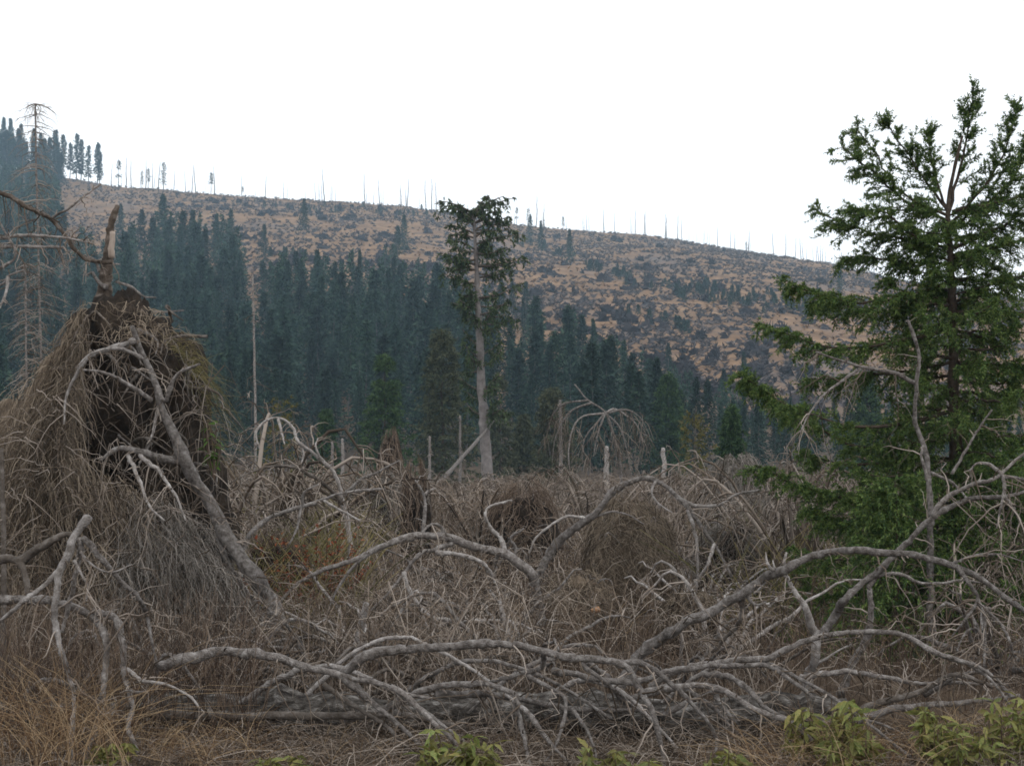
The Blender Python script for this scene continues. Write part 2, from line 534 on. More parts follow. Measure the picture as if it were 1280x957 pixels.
low_kinds = [far_mesh('spruce', rng, H=18, base=.05, R=3.1, nb=44, per=8, ln=1.15, wd=.52, power=1.0, jitter=.3) for i in range(4)]


def place(name, me, x, y, s, label, cat, group, z=None, rz=None, tilt=0, sx=1.0):
    o = bpy.data.objects.new(name, me)
    COL.objects.link(o)
    o.location = (x, y, gz(x, y) if z is None else z)
    o.rotation_euler = (tilt * RNG.normal(), tilt * RNG.normal(), RNG.uniform(0, 6.28) if rz is None else rz)
    o.scale = (s * sx, s * sx, s)
    return tag(o, label, cat, group)


def behind(uu):
    for lim, txt in ((150, 'behind the broken-topped root plate'), (300, 'above the leaning dead tree'), (360, 'behind the slender pale snag'), (440, 'behind the small dark spruce'), (520, 'behind the green conical spruce'), (585, 'behind the olive-brown spruce'), (650, 'behind the tall bare-trunked spruce'), (830, 'behind the drooping bare crown'), (950, 'behind the golden conifer'), (9e9, 'behind the big green spruce')):
        if uu < lim:
            return txt


# the forest on the lower slope
Tu = [-600, 0, 50, 75, 100, 140, 200, 290, 312, 400, 480, 560, 650, 720, 780, 850, 940, 1100, 1900]
Tv = [140, 150, 165, 250, 285, 290, 262, 268, 318, 312, 305, 335, 352, 385, 418, 452, 488, 498, 520]
rng = np.random.default_rng(21)
n = 26000
d = np.sqrt(rng.uniform(118 ** 2, 700 ** 2, n))
u = rng.uniform(-260, 1540, n)
x = (u - 640) / F * d
hh = rng.uniform(.62, 1.12, n) * np.interp(d, [110, 190, 320], [.6, .82, 1.05]) * np.where(u > 800, rng.uniform(.45, 1, n), 1)
# a belt of lower trees at the foot of the slope towards the big spruce
d[:1500] = rng.uniform(130, 240, 1500); u[:1500] = rng.uniform(790, 1540, 1500); hh[:1500] = rng.uniform(.28, .62, 1500)
x = (u - 640) / F * d
z = ground(x, d)
_, tv = UV(np.stack([x, d, z + 18 * hh], -1))
ok = tv > np.interp(u, Tu, Tv) + rng.exponential(9, n) - 4
keep_p = np.where(d < 430, np.where(u > 800, .75, .36), np.where(u < 70, .55, .16))
ok &= rng.random(n) < keep_p
# clearing of the valley floor in front of the wood
ok &= (d > 128 + 12 * np.sin(u / 130.) + 35 * ((u > 380) & (u < 720)))
x, y, z, hh, u, tv = x[ok], d[ok], z[ok], hh[ok], u[ok], tv[ok]
# thin out neighbours that stand closer than 3.4 m
order = np.argsort(y); x, y, z, hh, u, tv = [a[order] for a in (x, y, z, hh, u, tv)]
cell = {}
sel = []
for i in range(len(x)):
    c = (int(x[i] // 3.6), int(y[i] // 3.6))
    if any((c[0] + a, c[1] + b) in cell and math.hypot(x[cell[(c[0] + a, c[1] + b)]] - x[i], y[cell[(c[0] + a, c[1] + b)]] - y[i]) < 3.4 for a in (-1, 0, 1) for b in (-1, 0, 1)):
        continue
    cell[c] = i; sel.append(i)
x, y, z, hh, u, tv = [a[sel] for a in (x, y, z, hh, u, tv)]
hor = np.full(2400, 640.)
vis = np.zeros(len(x))
for i in range(len(x)):
    hw = 1.3 * hh[i] * F / y[i]
    a, b = int(max(0, u[i] - hw + 500)), int(min(2399, u[i] + hw + 501))
    if b <= a:
        continue
    m_ = hor[a:b].mean()
    vis[i] = max(0, m_ - tv[i]) * hw if -20 < u[i] < 1300 else 0
    hor[a:b] = np.minimum(hor[a:b], tv[i] + np.abs(np.arange(a, b) - 500 - u[i]) * 3)
best = set(np.argsort(-vis)[:285].tolist())
forest = MB()
for i in range(len(x)):
    if i in best:
        place('forest_spruce', far_me[i % 6], x[i], y[i], hh[i], ('upper-edge forest spruce against the tan slope, ' if tv[i] < np.interp(u[i], Tu, Tv) + 25 else 'front-row forest spruce at the slope foot, ' if y[i] < 175 else 'dark spruce inside the slope forest, ') + behind(u[i]), 'spruce', 'spruces of the slope forest', z[i], sx=rng.uniform(.75, 1.35), tilt=.02)
    elif vis[i] > 0 or i % 4 == 0:
        k = low_kinds[i % 4]
        v = np.concatenate(k.v); a = rng.uniform(0, 6.28); c, s_ = math.cos(a), math.sin(a)
        v = v @ np.array([[c, s_, 0], [-s_, c, 0], [0, 0, 1]]) * hh[i] + np.array([x[i], y[i], z[i]])
        forest.add(v, np.concatenate(k.q), None, 0)
        forest.v[-1] = v; forest.t.append(np.concatenate(k.t) + forest.n - len(v)); forest.tm.append(np.full(len(k.t[0]), 1))
tag(forest.build('forest', [M['trunk_far'], M['needle_far']]), 'dense dark spruce forest filling the lower slope', 'forest', kind='stuff')


def at_slope(u, v, lo=150, hi=830):
    """the point of the hillside seen at u,v"""
    ds = np.linspace(lo, hi, 1400)
    p = P(np.full_like(ds, u), np.full_like(ds, v), ds)
    g = ground(p[:, 0], p[:, 1])
    hit = np.nonzero(g >= p[:, 2])[0]
    i = hit[0] if len(hit) else np.argmax(g - p[:, 2])
    return p[i, 0], p[i, 1], g[i]


# single trees left standing on the logged slope
rng = np.random.default_rng(8)
for uu, top, bot in [(203, 243, 330), (240, 262, 340), (288, 262, 330), (330, 280, 330), (380, 248, 300), (497, 282, 330), (505, 268, 318), (610, 280, 330), (663, 268, 305), (676, 276, 318), (712, 286, 330), (640, 350, 400), (657, 352, 410), (742, 402, 452), (836, 430, 480), (930, 440, 495), (905, 462, 520), (150, 255, 310), (176, 262, 330), (1050, 330, 372)]:
    xx, yy, zz = at_slope(uu, bot)
    s = (bot - top) / F * yy / 18
    place('hill_spruce', far_me[int(uu) % 6], xx, yy, s, 'lone dark spruce left standing on the logged tan slope', 'spruce', 'lone spruces on the logged slope', zz, sx=1.15)
# bands of young spruces on the slope
k = 0
for uu0, vv0, uu1, vv1, n, spr, nm_ in [(770, 350, 1010, 385, 75, 7, 'the long green band across the logged slope'), (840, 372, 1060, 398, 35, 6, 'the lower fringe of the long green band'), (690, 318, 790, 350, 34, 6, 'the green patch at the upper end of the long band'), (640, 300, 720, 320, 18, 7, 'the dark clump just below the ragged ridge spruces'),
                                        (330, 318, 380, 322, 14, 3, 'a tiny row in tan grass above the forest edge'), (300, 258, 560, 270, 34, 5, 'the thin scatter just under the ridge line'), (780, 395, 860, 412, 16, 6, 'a small clump below the long green band')]:
    for _ in range(n):
        t = rng.random()
        uu = uu0 + (uu1 - uu0) * t; vv = vv0 + (vv1 - vv0) * t + rng.normal(0, spr * .6)
        xx, yy, zz = at_slope(uu, vv)
        place('young_spruce', bush_me[k % 3], xx, yy, rng.uniform(.4, .85), 'small young spruce in ' + nm_, 'spruce', 'young spruces on the logged slope', zz, sx=1.35); k += 1


def ridge(uu):
    xx = (uu - 640) / F * YR
    return xx, YR - 2, gz(xx, YR - 2)


def snag_mesh(rng, H, r, nbr, seed_twigs=True):
    mb = MB()
    tp = np.stack([np.cumsum(rng.normal(0, .006 * H, 8)), np.cumsum(rng.normal(0, .006 * H, 8)), np.linspace(-.3, H, 8)], -1)
    trunk_mesh(mb, tp, r, r * .35, 6)
    if nbr:
        c, L = grow(tp[None], nbr, H * .03, H * .11, rng, .3, 1, .1, 1, .4, 4, flat=.3)
        v, qq = strands(c, taper(len(c), 4, r * .25, r * .08), 3); mb.add(v, qq)
    return mb


snag_me = [snag_mesh(rng, 10, .16, n).mesh('standing_snag', M['snag_far']) for n in (0, 4, 9, 2, 0)]
for i in range(150):
    uu = rng.uniform(125, 1110) if i < 125 else rng.uniform(960, 1110)
    xx, yy, zz = ridge(uu)
    place('standing_snag', snag_me[i % 5], xx, yy - rng.uniform(0, 12), rng.uniform(.4, 1.4) ** 1.2 * (1.25 if uu < 700 else 1), 'thin bare grey snag on the ridge against the sky, ' + ('near the ridge-top spruce stand' if uu < 300 else 'over the forest top' if uu < 540 else 'beside the ragged ridge spruces' if uu < 740 else 'above the long green band' if uu < 960 else 'beside the big green spruce'), 'dead tree', 'bare snags along the ridge', tilt=.03)
for uu, top in [(4, 150), (14, 152), (26, 158), (38, 160), (50, 168), (58, 172), (66, 163), (70, 178), (79, 172), (86, 181), (95, 170), (103, 178), (110, 184), (119, 178), (123, 190)]:
    xx, yy, zz = ridge(uu)
    s = max(.5, (np.interp(uu, _ru, _rv) - top) / F * YR / 18)
    place('ridge_spruce', (far_me if uu < 62 else stand_me)[int(uu) % 5], xx, yy - rng.uniform(0, 8), s, 'tall thin-crowned spruce in the stand on the ridge top', 'spruce', 'spruce stand on the ridge', zz - .5, sx=1.1)
for i in range(34):
    uu = rng.uniform(-50, 74); back = rng.uniform(4, 70)
    xx = (uu - 640) / F * (YR - back); zz = gz(xx, YR - back)
    place('ridge_spruce', (far_me if i % 2 else stand_me)[i % 5], xx, YR - back, rng.uniform(.95, 1.5), 'dark full spruce in the crowded stand at the ridge top', 'spruce', 'spruce stand on the ridge', zz - .3, sx=1.1)
for uu, top in [(146, 200), (178, 215), (184, 212), (203, 204), (262, 216), (555, 246), (646, 260), (660, 262), (704, 270), (680, 274), (933, 300), (302, 234)]:
    xx, yy, zz = ridge(uu)
    s = (np.interp(uu, _ru, _rv) - top) / F * YR / 18
    place('ridge_spruce', thin_me[int(uu) % 5], xx, yy - rng.uniform(0, 6), s, 'single ragged half-bare spruce standing alone on the ridge line', 'spruce', 'ragged single spruces on the ridge', zz - .3, sx=1.5)

# root plates and brash of the logged slope
def lump(rng, n=9, m=7, rough=.45, spikes=9):
    a = np.linspace(0, 2 * math.pi, n, endpoint=False); b = np.linspace(-.35, math.pi / 2, m)
    A, B = np.meshgrid(a, b)
    v = np.stack([np.cos(A) * np.cos(B), np.sin(A) * np.cos(B), np.sin(B)], -1)
    v *= (1 + rough * rng.normal(0, .6, A.shape))[..., None]
    v *= np.array([1, .55, .8])
    i = np.arange(A.size).reshape(A.shape)
    q = np.stack([i[:-1], np.roll(i, -1, 1)[:-1], np.roll(i, -1, 1)[1:], i[1:]], -1)
    mb = MB().add(v, q)
    if not spikes:
        return mb
    p0 = v[rng.integers(1, m - 1, spikes), rng.integers(0, n, spikes)] * .7
    dd = nrm(p0 + rng.normal(0, .4, p0.shape))
    c = p0[:, None] + dd[:, None] * np.linspace(0, 1.0, 4)[None, :, None] * rng.uniform(.5, 1.1, spikes)[:, None, None]
    vv, qq = strands(c, taper(spikes, 4, .1, .02), 3)
    return mb.add(vv, qq)


stump_me = [lump(rng).mesh('root_stump', M['stump_far'], smooth=False) for _ in range(6)]
pts = []
tries = 0
while len(pts) < 285 and tries < 6000:
    tries += 1
    uu = rng.uniform(205, 1040)
    v0 = np.interp(uu, _ru, _rv); v1 = np.interp(uu, Tu, Tv) + 40
    vv = v0 + 4 + (v1 - v0) * rng.random()
    g = vnoise(np.array([uu / 60., vv / 22., 3.]), 4)
    if g < -.35 and rng.random() < .8:
        continue
    pts.append((uu, vv))
for i, (uu, vv) in enumerate(pts):
    xx, yy, zz = at_slope(uu, vv)
    place('root_stump', stump_me[i % 6], xx, yy, rng.uniform(1.1, 2.6), ('dark root stump just below the bare ridge line, ' if vv < np.interp(uu, _ru, _rv) + 30 else 'dark root stump by the upper forest edge, ' if vv > np.interp(uu, Tu, Tv) - 12 else 'dark upturned root stump half-way up the logged slope, ') + behind(uu), 'root stump', 'root stumps on the logged slope', zz, tilt=.15)
scr = MB(); gr = MB()
for mb_, n, lo, hi in ((scr, 17000, .7, 1.4), (gr, 5000, .5, 1.1)):
    yy = rng.uniform(230, 806, n); xx = (rng.uniform(60, 1300, n) - 640) / F * yy
    zz = ground(xx, yy)
    uu, vv = UV(np.stack([xx, yy, zz], -1))
    g = vnoise(np.stack([xx / 26, yy / 40, 0 * xx], -1), 7) + .5 * vnoise(np.stack([xx / 9, yy / 14, 0 * xx], -1), 8)
    k_ = (vv < np.interp(uu, Tu, Tv) + 130) & (((g > -.1) | (vv < np.interp(uu, _ru, _rv) + 22) & (rng.random(n) < .8)) if mb_ is scr else (g < .15))
    p = np.stack([xx, yy, zz], -1)[k_]
    st = p[:, None] + np.array([0, 0, 1.]) * np.linspace(-.2, .6, 2)[None, :, None]
    v_, t_ = needles(st, 7, hi, hi * .4, rng, 0, .5)
    mb_.add(v_, None, t_)
n = 2600
yy = rng.uniform(260, 806, n); xx = (rng.uniform(150, 1300, n) - 640) / F * yy
zz = ground(xx, yy); uu, vv = UV(np.stack([xx, yy, zz], -1))
k_ = (vv < np.interp(uu, Tu, Tv) + 90); p = np.stack([xx, yy, zz], -1)[k_]
lk = lump(rng, 6, 4, .4, 0); lv, lq = np.concatenate(lk.v), np.concatenate(lk.q)
sc_ = rng.uniform(.4, .95, len(p))
scr.add((lv[None] * sc_[:, None, None] * np.array([1.2, 1, .9]) + p[:, None]).reshape(-1, 3), (lq[None] + (np.arange(len(p)) * len(lv))[:, None, None]).reshape(-1, 4), m=1)
tag(scr.build('hillside_scrub', [M['scrub_far'], M['stump_far']]), 'grey-brown brash and scrub covering the logged hillside', 'scrub', kind='stuff')
tag(gr.build('hillside_grass', M['grass_far']), 'tan dry grass tufts on the logged hillside', 'grass', kind='stuff')

# ------------------------------------------------------------------ trees of the valley floor
def mid_tree(name, uu, top, bot_d, R_px, label, cat, mats, seed, base=.05, nb=150, k=7, per=9, tr=None, power=.85, gap=0, droop=.3, ln=None, group=None, sides=8, lean=0, z0=None):
    rg = np.random.default_rng(seed)
    b = P(uu, 600, bot_d); xx, yy = b[0], b[1]; zz = gz(xx, yy)
    H = P(uu, top, bot_d)[2] - zz
    px = bot_d / F
    R = R_px * px
    tp, _, path, sh, nv, ntri = conifer(rg, H, base, R, nb, k, per, ln or 5 * px, (ln or 5 * px) * .38, droop=droop, power=power, gap=gap, lean=lean, kl=(R * .12, R * .42))
    t = thing(name, (xx, yy, zz), label, cat, group)
    o = (xx, yy, zz)
    tr = tr or H * .011
    v, q_, _, _ = limb(tp + o, tr, tr * .12, rg, 24, sides, .1, .05)
    MB().add(v, q_).build('trunk', mats[0], t)
    v, q_ = strands(path + o, taper(len(path), 6, tr * .16, tr * .03), 3)
    mb = MB().add(v, q_)
    if sh is not None:
        v, q_ = strands(sh + o, taper(len(sh), 4, tr * .06, tr * .02), 2); mb.add(v, q_)
    tag(mb.build('branches', mats[0], t), kind='stuff')
    MB().add(nv + o, None, ntri).build('needles', mats[1], t)
    return t


BS = M['bark_spruce']
mid_tree('spruce', 480, 447, 92, 42, 'dark green conical spruce behind the pointed brown root stump', 'spruce', (BS, M['needle_green']), 31, power=.7, gap=.12)
mid_tree('spruce', 553, 416, 98, 40, 'tall dense olive-brown spruce beside the tall bare-stemmed tree', 'spruce', (BS, M['needle_brown']), 32, power=.55, nb=190)
mid_tree('spruce', 407, 514, 95, 22, 'small dark spruce behind two grey broken poles', 'spruce', (BS, M['needle_green']), 33)
mid_tree('spruce', 690, 488, 100, 34, 'dull dark spruce behind the drooping bare grey crown', 'spruce', (BS, M['needle_brown']), 34, power=.6)
mid_tree('spruce', 655, 520, 110, 20, 'small dull spruce between the tall tree and the drooping grey crown', 'spruce', (BS, M['needle_brown']), 35)
mid_tree('larch', 868, 520, 62, 32, 'sparse golden-green young conifer with thin level branches', 'conifer', (M['bark_brown'], M['needle_gold']), 36, nb=60, k=4, per=5, droop=.12, power=.5)
mid_tree('spruce', 915, 510, 66, 30, 'bright green young spruce beside the golden conifer', 'spruce', (BS, M['needle_green']), 37)
mid_tree('spruce', 836, 470, 130, 30, 'faint dark spruce rising behind a grey broken pole', 'spruce', (BS, M['needle_green']), 38, power=.7)
mid_tree('spruce', 1085, 470, 120, 34, 'dark spruce seen through gaps of the big green spruce', 'spruce', (BS, M['needle_green']), 39)
mid_tree('larch', 350, 500, 40, 40, 'olive-yellow scraggly young conifer behind the bent pale branch', 'conifer', (M['bark_brown'], M['needle_gold']), 40, nb=60, k=4, per=4, droop=.3, power=.5, gap=.2)
mid_tree('spruce', 625, 470, 118, 26, 'grey-green thin spruce just behind the tall bare-stemmed trunk', 'spruce', (BS, M['needle_brown']), 41, gap=.25, nb=110)

# the tall spruce with a bare trunk and a ragged flat crown
D = 75.0
rng = np.random.default_rng(77)
bx = P(612, 612, D); bz = gz(bx[0], D); base = (bx[0], D, bz)
t = thing('tall_spruce', base, 'tall lone spruce with long bare trunk and ragged flat-topped crown', 'spruce')
tpts = np.vstack([[bx[0], D, bz - .3], P([606, 602, 599, 597, 595, 593, 591], [540, 480, 420, 370, 320, 285, 262], D)])
v, q_, tp, _ = limb(tpts, .34, .06, rng, 60, 12, .05, .04, kink=.015)
MB().add(v, q_).build('trunk', M['bark_tall'], t)
tips = [(550, 252), (560, 258), (630, 246), (626, 262), (640, 272), (645, 290), (640, 310), (652, 322), (555, 282), (562, 300), (550, 316), (560, 335), (640, 340), (630, 360), (572, 345), (612, 245), (575, 265), (618, 292), (570, 318), (628, 325),
        (575, 375), (632, 380), (580, 392), (636, 395), (578, 412), (628, 425), (584, 440), (622, 470), (580, 465), (625, 500), (583, 490), (628, 510), (620, 410), (585, 360), (600, 262), (606, 300)]
tt = np.linspace(0, 1, 7)
for i, (a, b) in enumerate(tips * 2):
    if i >= len(tips):
        a += rng.normal(0, 7); b += abs(rng.normal(0, 12))
    rz_ = min(b + rng.uniform(-4, 22), 520)
    root = np.array([np.interp(-rz_, -np.array(UV(tp)[1]), tp[:, 0]), D, P(600, max(rz_, 266), D)[2]])
    tip = P(a, b, D + rng.uniform(-1.5, 1.5) * (1 if i < len(tips) else 1.3))
    L = np.linalg.norm(tip - root)
    path = root + (tip - root) * tt[:, None]
    path[:, 2] += L * (.06 * np.sin(tt * math.pi * .9) - .12 * np.sin(tt * math.pi) * (b > 300))
    path = path[None]
    sh, _ = grow(path, 15 if b < 400 else 15, .25, .85, rng, .25, 1, .5, 1, .8, 4, flat=.5)
    v1, q1 = strands(path, taper(1, 7, .06, .015), 5)
    bo = MB().add(v1, q1).build('bough', M['bark_brown'], t)
    v2, q2 = strands(sh, taper(len(sh), 4, .015, .006), 3)
    nv, ntri = needles(sh, 11, .24, .085, rng, 0, .6, .5)
    MB().add(v2, q2, m=0).add(nv, None, ntri, 1).build('needles', [M['bark_brown'], M['needle_tall']], bo)

# ------------------------------------------------------------------ the big green spruce
D = 16.0
rng = np.random.default_rng(90)
gx = P(1198, 800, D)
bz = gz(gx[0], D)
t = thing('green_spruce', (gx[0], D, bz), 'big fresh green spruce with several tops rising above the debris', 'spruce')
trk = np.vstack([[gx[0], D, bz - .2], P([1198, 1196, 1193, 1190, 1187, 1185, 1192, 1203], [760, 640, 520, 400, 310, 255, 215, 170], D)])
v, q_, tp, _ = limb(trk, .115, .012, rng, 56, 10, .12, .06, kink=.04)
MB().add(v, q_).build('trunk', M['bark_spruce'], t)


def hero_bough(pts, r0, dd, k=44, lo=.2, hi=.62, droop=.25, dens=28, spray=6, t0=.05, up=0.0, flat=.28, tp_=.68):
    pts = np.array(pts, float)
    dep = D + dd * np.linspace(0, 1, len(pts))
    p3 = spline(P(pts[:, 0], pts[:, 1], dep), 12)
    p3[1:] += rng.normal(0, .012, (11, 3))
    return hero_path(p3, r0, k, lo, hi, droop, dens, spray, t0, up, flat, tp_)


def hero_path(p3, r0, k=30, lo=.16, hi=.52, droop=.25, dens=28, spray=6, t0=.05, up=0.0, flat=.28, tp_=.68):
    path = p3[None]
    L = np.linalg.norm(np.diff(p3, axis=0), axis=1).sum()
    k = max(10, int(k * L / 1.2))
    sh, _ = grow(path, k, lo, hi, rng, t0, 1, .95, 1, droop, 5, flat=flat, up=up, jit=.02, taper=tp_)
    s2, _ = grow(sh, spray, .08, .25, rng, .15, 1, 1.2, 1, droop * .8, 4, flat=.35, jit=.02, taper=.6)
    v1, q1 = strands(path, taper(1, 12, r0, .005), 6)
    bo = MB().add(v1, q1).build('bough', M['bark_spruce'], t)
    mb = MB()
    v2, q2 = strands(sh, taper(len(sh), 5, .005, .002), 3); mb.add(v2, q2, m=0)
    nv, nt_ = needles(sh, dens, .043, .0135, rng, .05, .8, .1); mb.add(nv, None, nt_, 1)
    nv, nt_ = needles(s2, int(dens * .55), .043, .0135, rng, 0, .8, .1); mb.add(nv, None, nt_, 1)
    nv, nt_ = needles(path[:, 7:], int(dens * 3), .043, .0135, rng, 0, .9, 0); mb.add(nv, None, nt_, 1)
    mb.build('needles', [M['bark_spruce'], M['needle_hero']], bo)


# the tops
up_ = dict(droop=-.12, lo=.14, hi=.42, flat=1, k=30, dens=40, spray=4, t0=.2, tp_=.75)
hero_bough([(1186, 265), (1200, 215), (1208, 175), (1215, 114)], .022, .1, **up_)
hero_bough([(1184, 260), (1168, 215), (1162, 190), (1163, 165)], .018, -.3, **up_)
hero_bough([(1184, 262), (1145, 210), (1125, 178), (1104, 145)], .018, .2, **up_)
hero_bough([(1187, 280), (1225, 240), (1250, 200), (1272, 134)], .02, -.2, **up_)
hero_bough([(1187, 285), (1240, 250), (1280, 200), (1300, 150)], .018, .4, **up_)
# long side boughs, left of the trunk and right of it
hero_bough([(1186, 270), (1130, 250), (1090, 215), (1052, 184)], .02, -.3, droop=.1)
hero_bough([(1186, 280), (1120, 235), (1095, 190), (1070, 160)], .018, .3, droop=.05, k=18)
hero_bough([(1187, 300), (1140, 300), (1085, 290), (1045, 275), (1018, 262)], .022, .2, droop=.25)
hero_bough([(1187, 310), (1150, 300), (1110, 268), (1072, 262)], .02, -.5, droop=.2)
hero_bough([(1188, 330), (1140, 330), (1095, 322), (1050, 325)], .02, .5, droop=.4)
hero_bough([(1189, 352), (1130, 372), (1060, 378), (1015, 365), (982, 350)], .024, -.4, droop=.4, hi=.6)
hero_bough([(1190, 375), (1120, 390), (1060, 385), (1020, 380)], .022, .6, droop=.45, hi=.5)
hero_bough([(1190, 412), (1130, 425), (1060, 435), (1000, 425), (956, 408)], .026, -.6, droop=.42, hi=.6)
hero_bough([(1191, 452), (1120, 465), (1060, 470), (1010, 475)], .024, .5, droop=.45)
hero_bough([(1192, 512), (1120, 532), (1050, 530), (985, 508), (928, 470)], .026, -.7, droop=.42, hi=.6)
hero_bough([(1194, 540), (1120, 560), (1060, 555), (1000, 520), (965, 500)], .024, .3, droop=.4)
hero_bough([(1195, 610), (1120, 625), (1050, 622), (990, 602), (945, 580)], .026, -.5, droop=.4, hi=.6)
hero_bough([(1195, 640), (1130, 650), (1060, 655), (1010, 640)], .024, .4, droop=.4)
hero_bough([(1196, 680), (1120, 700), (1050, 700), (1000, 690)], .026, -.3, droop=.35)
hero_bough([(1197, 730), (1110, 740), (1040, 745), (990, 720)], .026, .3, droop=.3)
hero_bough([(1197, 770), (1120, 785), (1050, 800), (985, 790)], .026, .1, droop=.25)
for a, b, c, dd in [(245, 245, 215, -.2), (290, 270, 240, .3), (302, 300, 275, -.5), (330, 345, 330, .4), (370, 390, 390, -.6), (400, 415, 400, .4), (430, 455, 450, -.3), (470, 490, 490, .5), (520, 545, 540, -.6), (560, 590, 600, .2), (600, 640, 650, -.4), (650, 690, 700, .5), (700, 740, 750, -.2), (760, 790, 800, .3)]:
    hero_bough([(1188 + a * .01, a + 20), (1230, (a + b) / 2 + 12), (1275, b), (1330, c)], .024, dd, droop=.35, hi=.6)
# boughs towards the viewer and away, all down the stem
for i in range(48):
    f = .08 + .6 * i / 48
    h = bz + f * (trk[-1, 2] - bz)
    az = i * 2.399
    L = (1.75 - 1.3 * f) * rng.uniform(.75, 1.1)
    c = np.array([np.interp(h, tp[:, 2], tp[:, 0]), D, h])
    s = np.linspace(0, 1, 12)
    dv = np.array([math.cos(az) * .75, math.sin(az)])
    p3 = np.zeros((12, 3)); p3[:, :2] = c[:2] + dv * L * s[:, None]
    p3[:, 2] = h + L * (.12 * s - .34 * s ** 2 + .3 * s ** 4) + (f - .4) * .35 * L * s
    p3[1:] += rng.normal(0, .012, (11, 3))
    hero_path(p3, .022, k=26, droop=.6, hi=.6, dens=30, spray=5)

for i in range(16):
    h = bz + rng.uniform(.35, 2.3); az = rng.uniform(math.pi * 1.0, math.pi * 1.75); L = rng.uniform(1.2, 1.9)
    c = np.array([np.interp(h, tp[:, 2], tp[:, 0]), D, h]); s = np.linspace(0, 1, 12)
    p3 = np.zeros((12, 3)); p3[:, :2] = c[:2] + np.array([math.cos(az), math.sin(az)]) * L * s[:, None]
    p3[:, 2] = h + L * (.1 * s - .3 * s ** 2 + .28 * s ** 4)
    hero_path(p3, .02, k=30, droop=.5, lo=.2, hi=.6, dens=30, spray=5)
for i in range(20):
    f = .66 + .2 * i / 20
    h = bz + f * (trk[-1, 2] - bz); az = i * 2.399 + .7; L = (1.3 - f) * rng.uniform(.75, 1.2)
    c = np.array([np.interp(h, tp[:, 2], tp[:, 0]), D, h]); s = np.linspace(0, 1, 12)
    p3 = np.zeros((12, 3)); p3[:, :2] = c[:2] + np.array([math.cos(az), math.sin(az)]) * L * s[:, None]
    p3[:, 2] = h + L * (.25 * s - .2 * s ** 2 + .25 * s ** 4)
    hero_path(p3, .014, k=36, droop=.35, lo=.12, hi=.4, dens=28, spray=5)

# a dense young spruce standing low in front of the big one
mid_tree('spruce', 1120, 600, 14.6, 150, 'low dark green spruce half hidden behind the arched grey boughs', 'spruce', (BS, M['needle_hero']), 43, nb=90, k=14, per=24, ln=.045, power=.85, base=.02, droop=.5)

# ------------------------------------------------------------------ fallen trees and boughs of the foreground
class Wreck:
    """one fallen or broken tree: traced limbs at real depths, forks as sub-parts, twigs"""
    def __init__(self, name, base, label, cat, bark, twig, seed, group=None):
        self.t = thing(name, base, label, cat, group)
        self.rng = np.random.default_rng(seed)
        self.bark, self.twig = bark, twig
        self.b = {}
        self.tw = MB()

    def limb(self, key, pts, w0, w1, d0=None, d1=None, par=None, name=None, bark=None, tw=1.0, sides=8, sub=True, hang=.25, tlen=1.0, label=None):
        pts = np.array(pts, float)
        n = len(pts)
        if d0 is None:
            pp = self.b[par]
            uu, vv = UV(pp['path'])
            i = np.argmin((uu - pts[0, 0]) ** 2 + (vv - pts[0, 1]) ** 2)
            d0 = pp['path'][i, 1]
        if d1 is None:
            d1 = d0 + self.rng.uniform(-.6, .3)
        dep = d0 + (d1 - d0) * np.linspace(0, 1, n) + np.r_[0, self.rng.normal(0, .05, n - 1)]
        p3 = P(pts[:, 0], pts[:, 1], dep)
        g = ground(p3[:, 0], p3[:, 1])
        r0, r1 = w0 / 2 * d0 / F, w1 / 2 * d1 / F * (.9 if name in ('stem', 'trunk') else .7)
        v, q_, path, r = limb(p3, r0, r1, self.rng, sides=sides)
        pa = self.t
        nm = name or 'bough'
        if par and sub:
            pa = self.b[par]['root']; nm = name or 'side_branch'
        o = MB().add(v, q_).build(nm, M[bark or self.bark], pa)
        if label:
            o['label'] = label
        self.b[key] = dict(path=path, o=o, root=pa if (par and sub) else o)
        if tw:
            L = np.linalg.norm(np.diff(path, axis=0), axis=1).sum()
            k = max(2, int(L * 5.5 * tw))
            c, _ = grow(spline(path, 14)[None], k, .15 * tlen, .75 * tlen, self.rng, .1, 1, .5, 1, hang, 6, jit=.07)
            v, q_ = strands(c, taper(len(c), 6, self.rng.uniform(.004, .009, len(c)), .002), 4); self.tw.add(v, q_)
            sp, _ = grow(spline(path, 14)[None], max(2, int(L * 5)), .03, .12, self.rng, .03, .95, .5, 1, 0, 3)
            v, q_ = strands(sp, taper(len(sp), 3, self.rng.uniform(.005, .01, len(sp)), .003), 5); self.tw.add(v, q_)
            c2, _ = grow(c, 3, .08 * tlen, .32 * tlen, self.rng, .25, 1, .6, 1, hang, 4, jit=.08)
            v, q_ = strands(c2, taper(len(c2), 4, .003, .0012), 3); self.tw.add(v, q_)
        return self

    def done(self):
        if self.tw.n:
            tag(self.tw.build('twigs', M[self.twig], self.t), kind='stuff')
        return self.t


def gb(px, d):
    p = P(px, 800, d)
    return (p[0], d, gz(p[0], d))


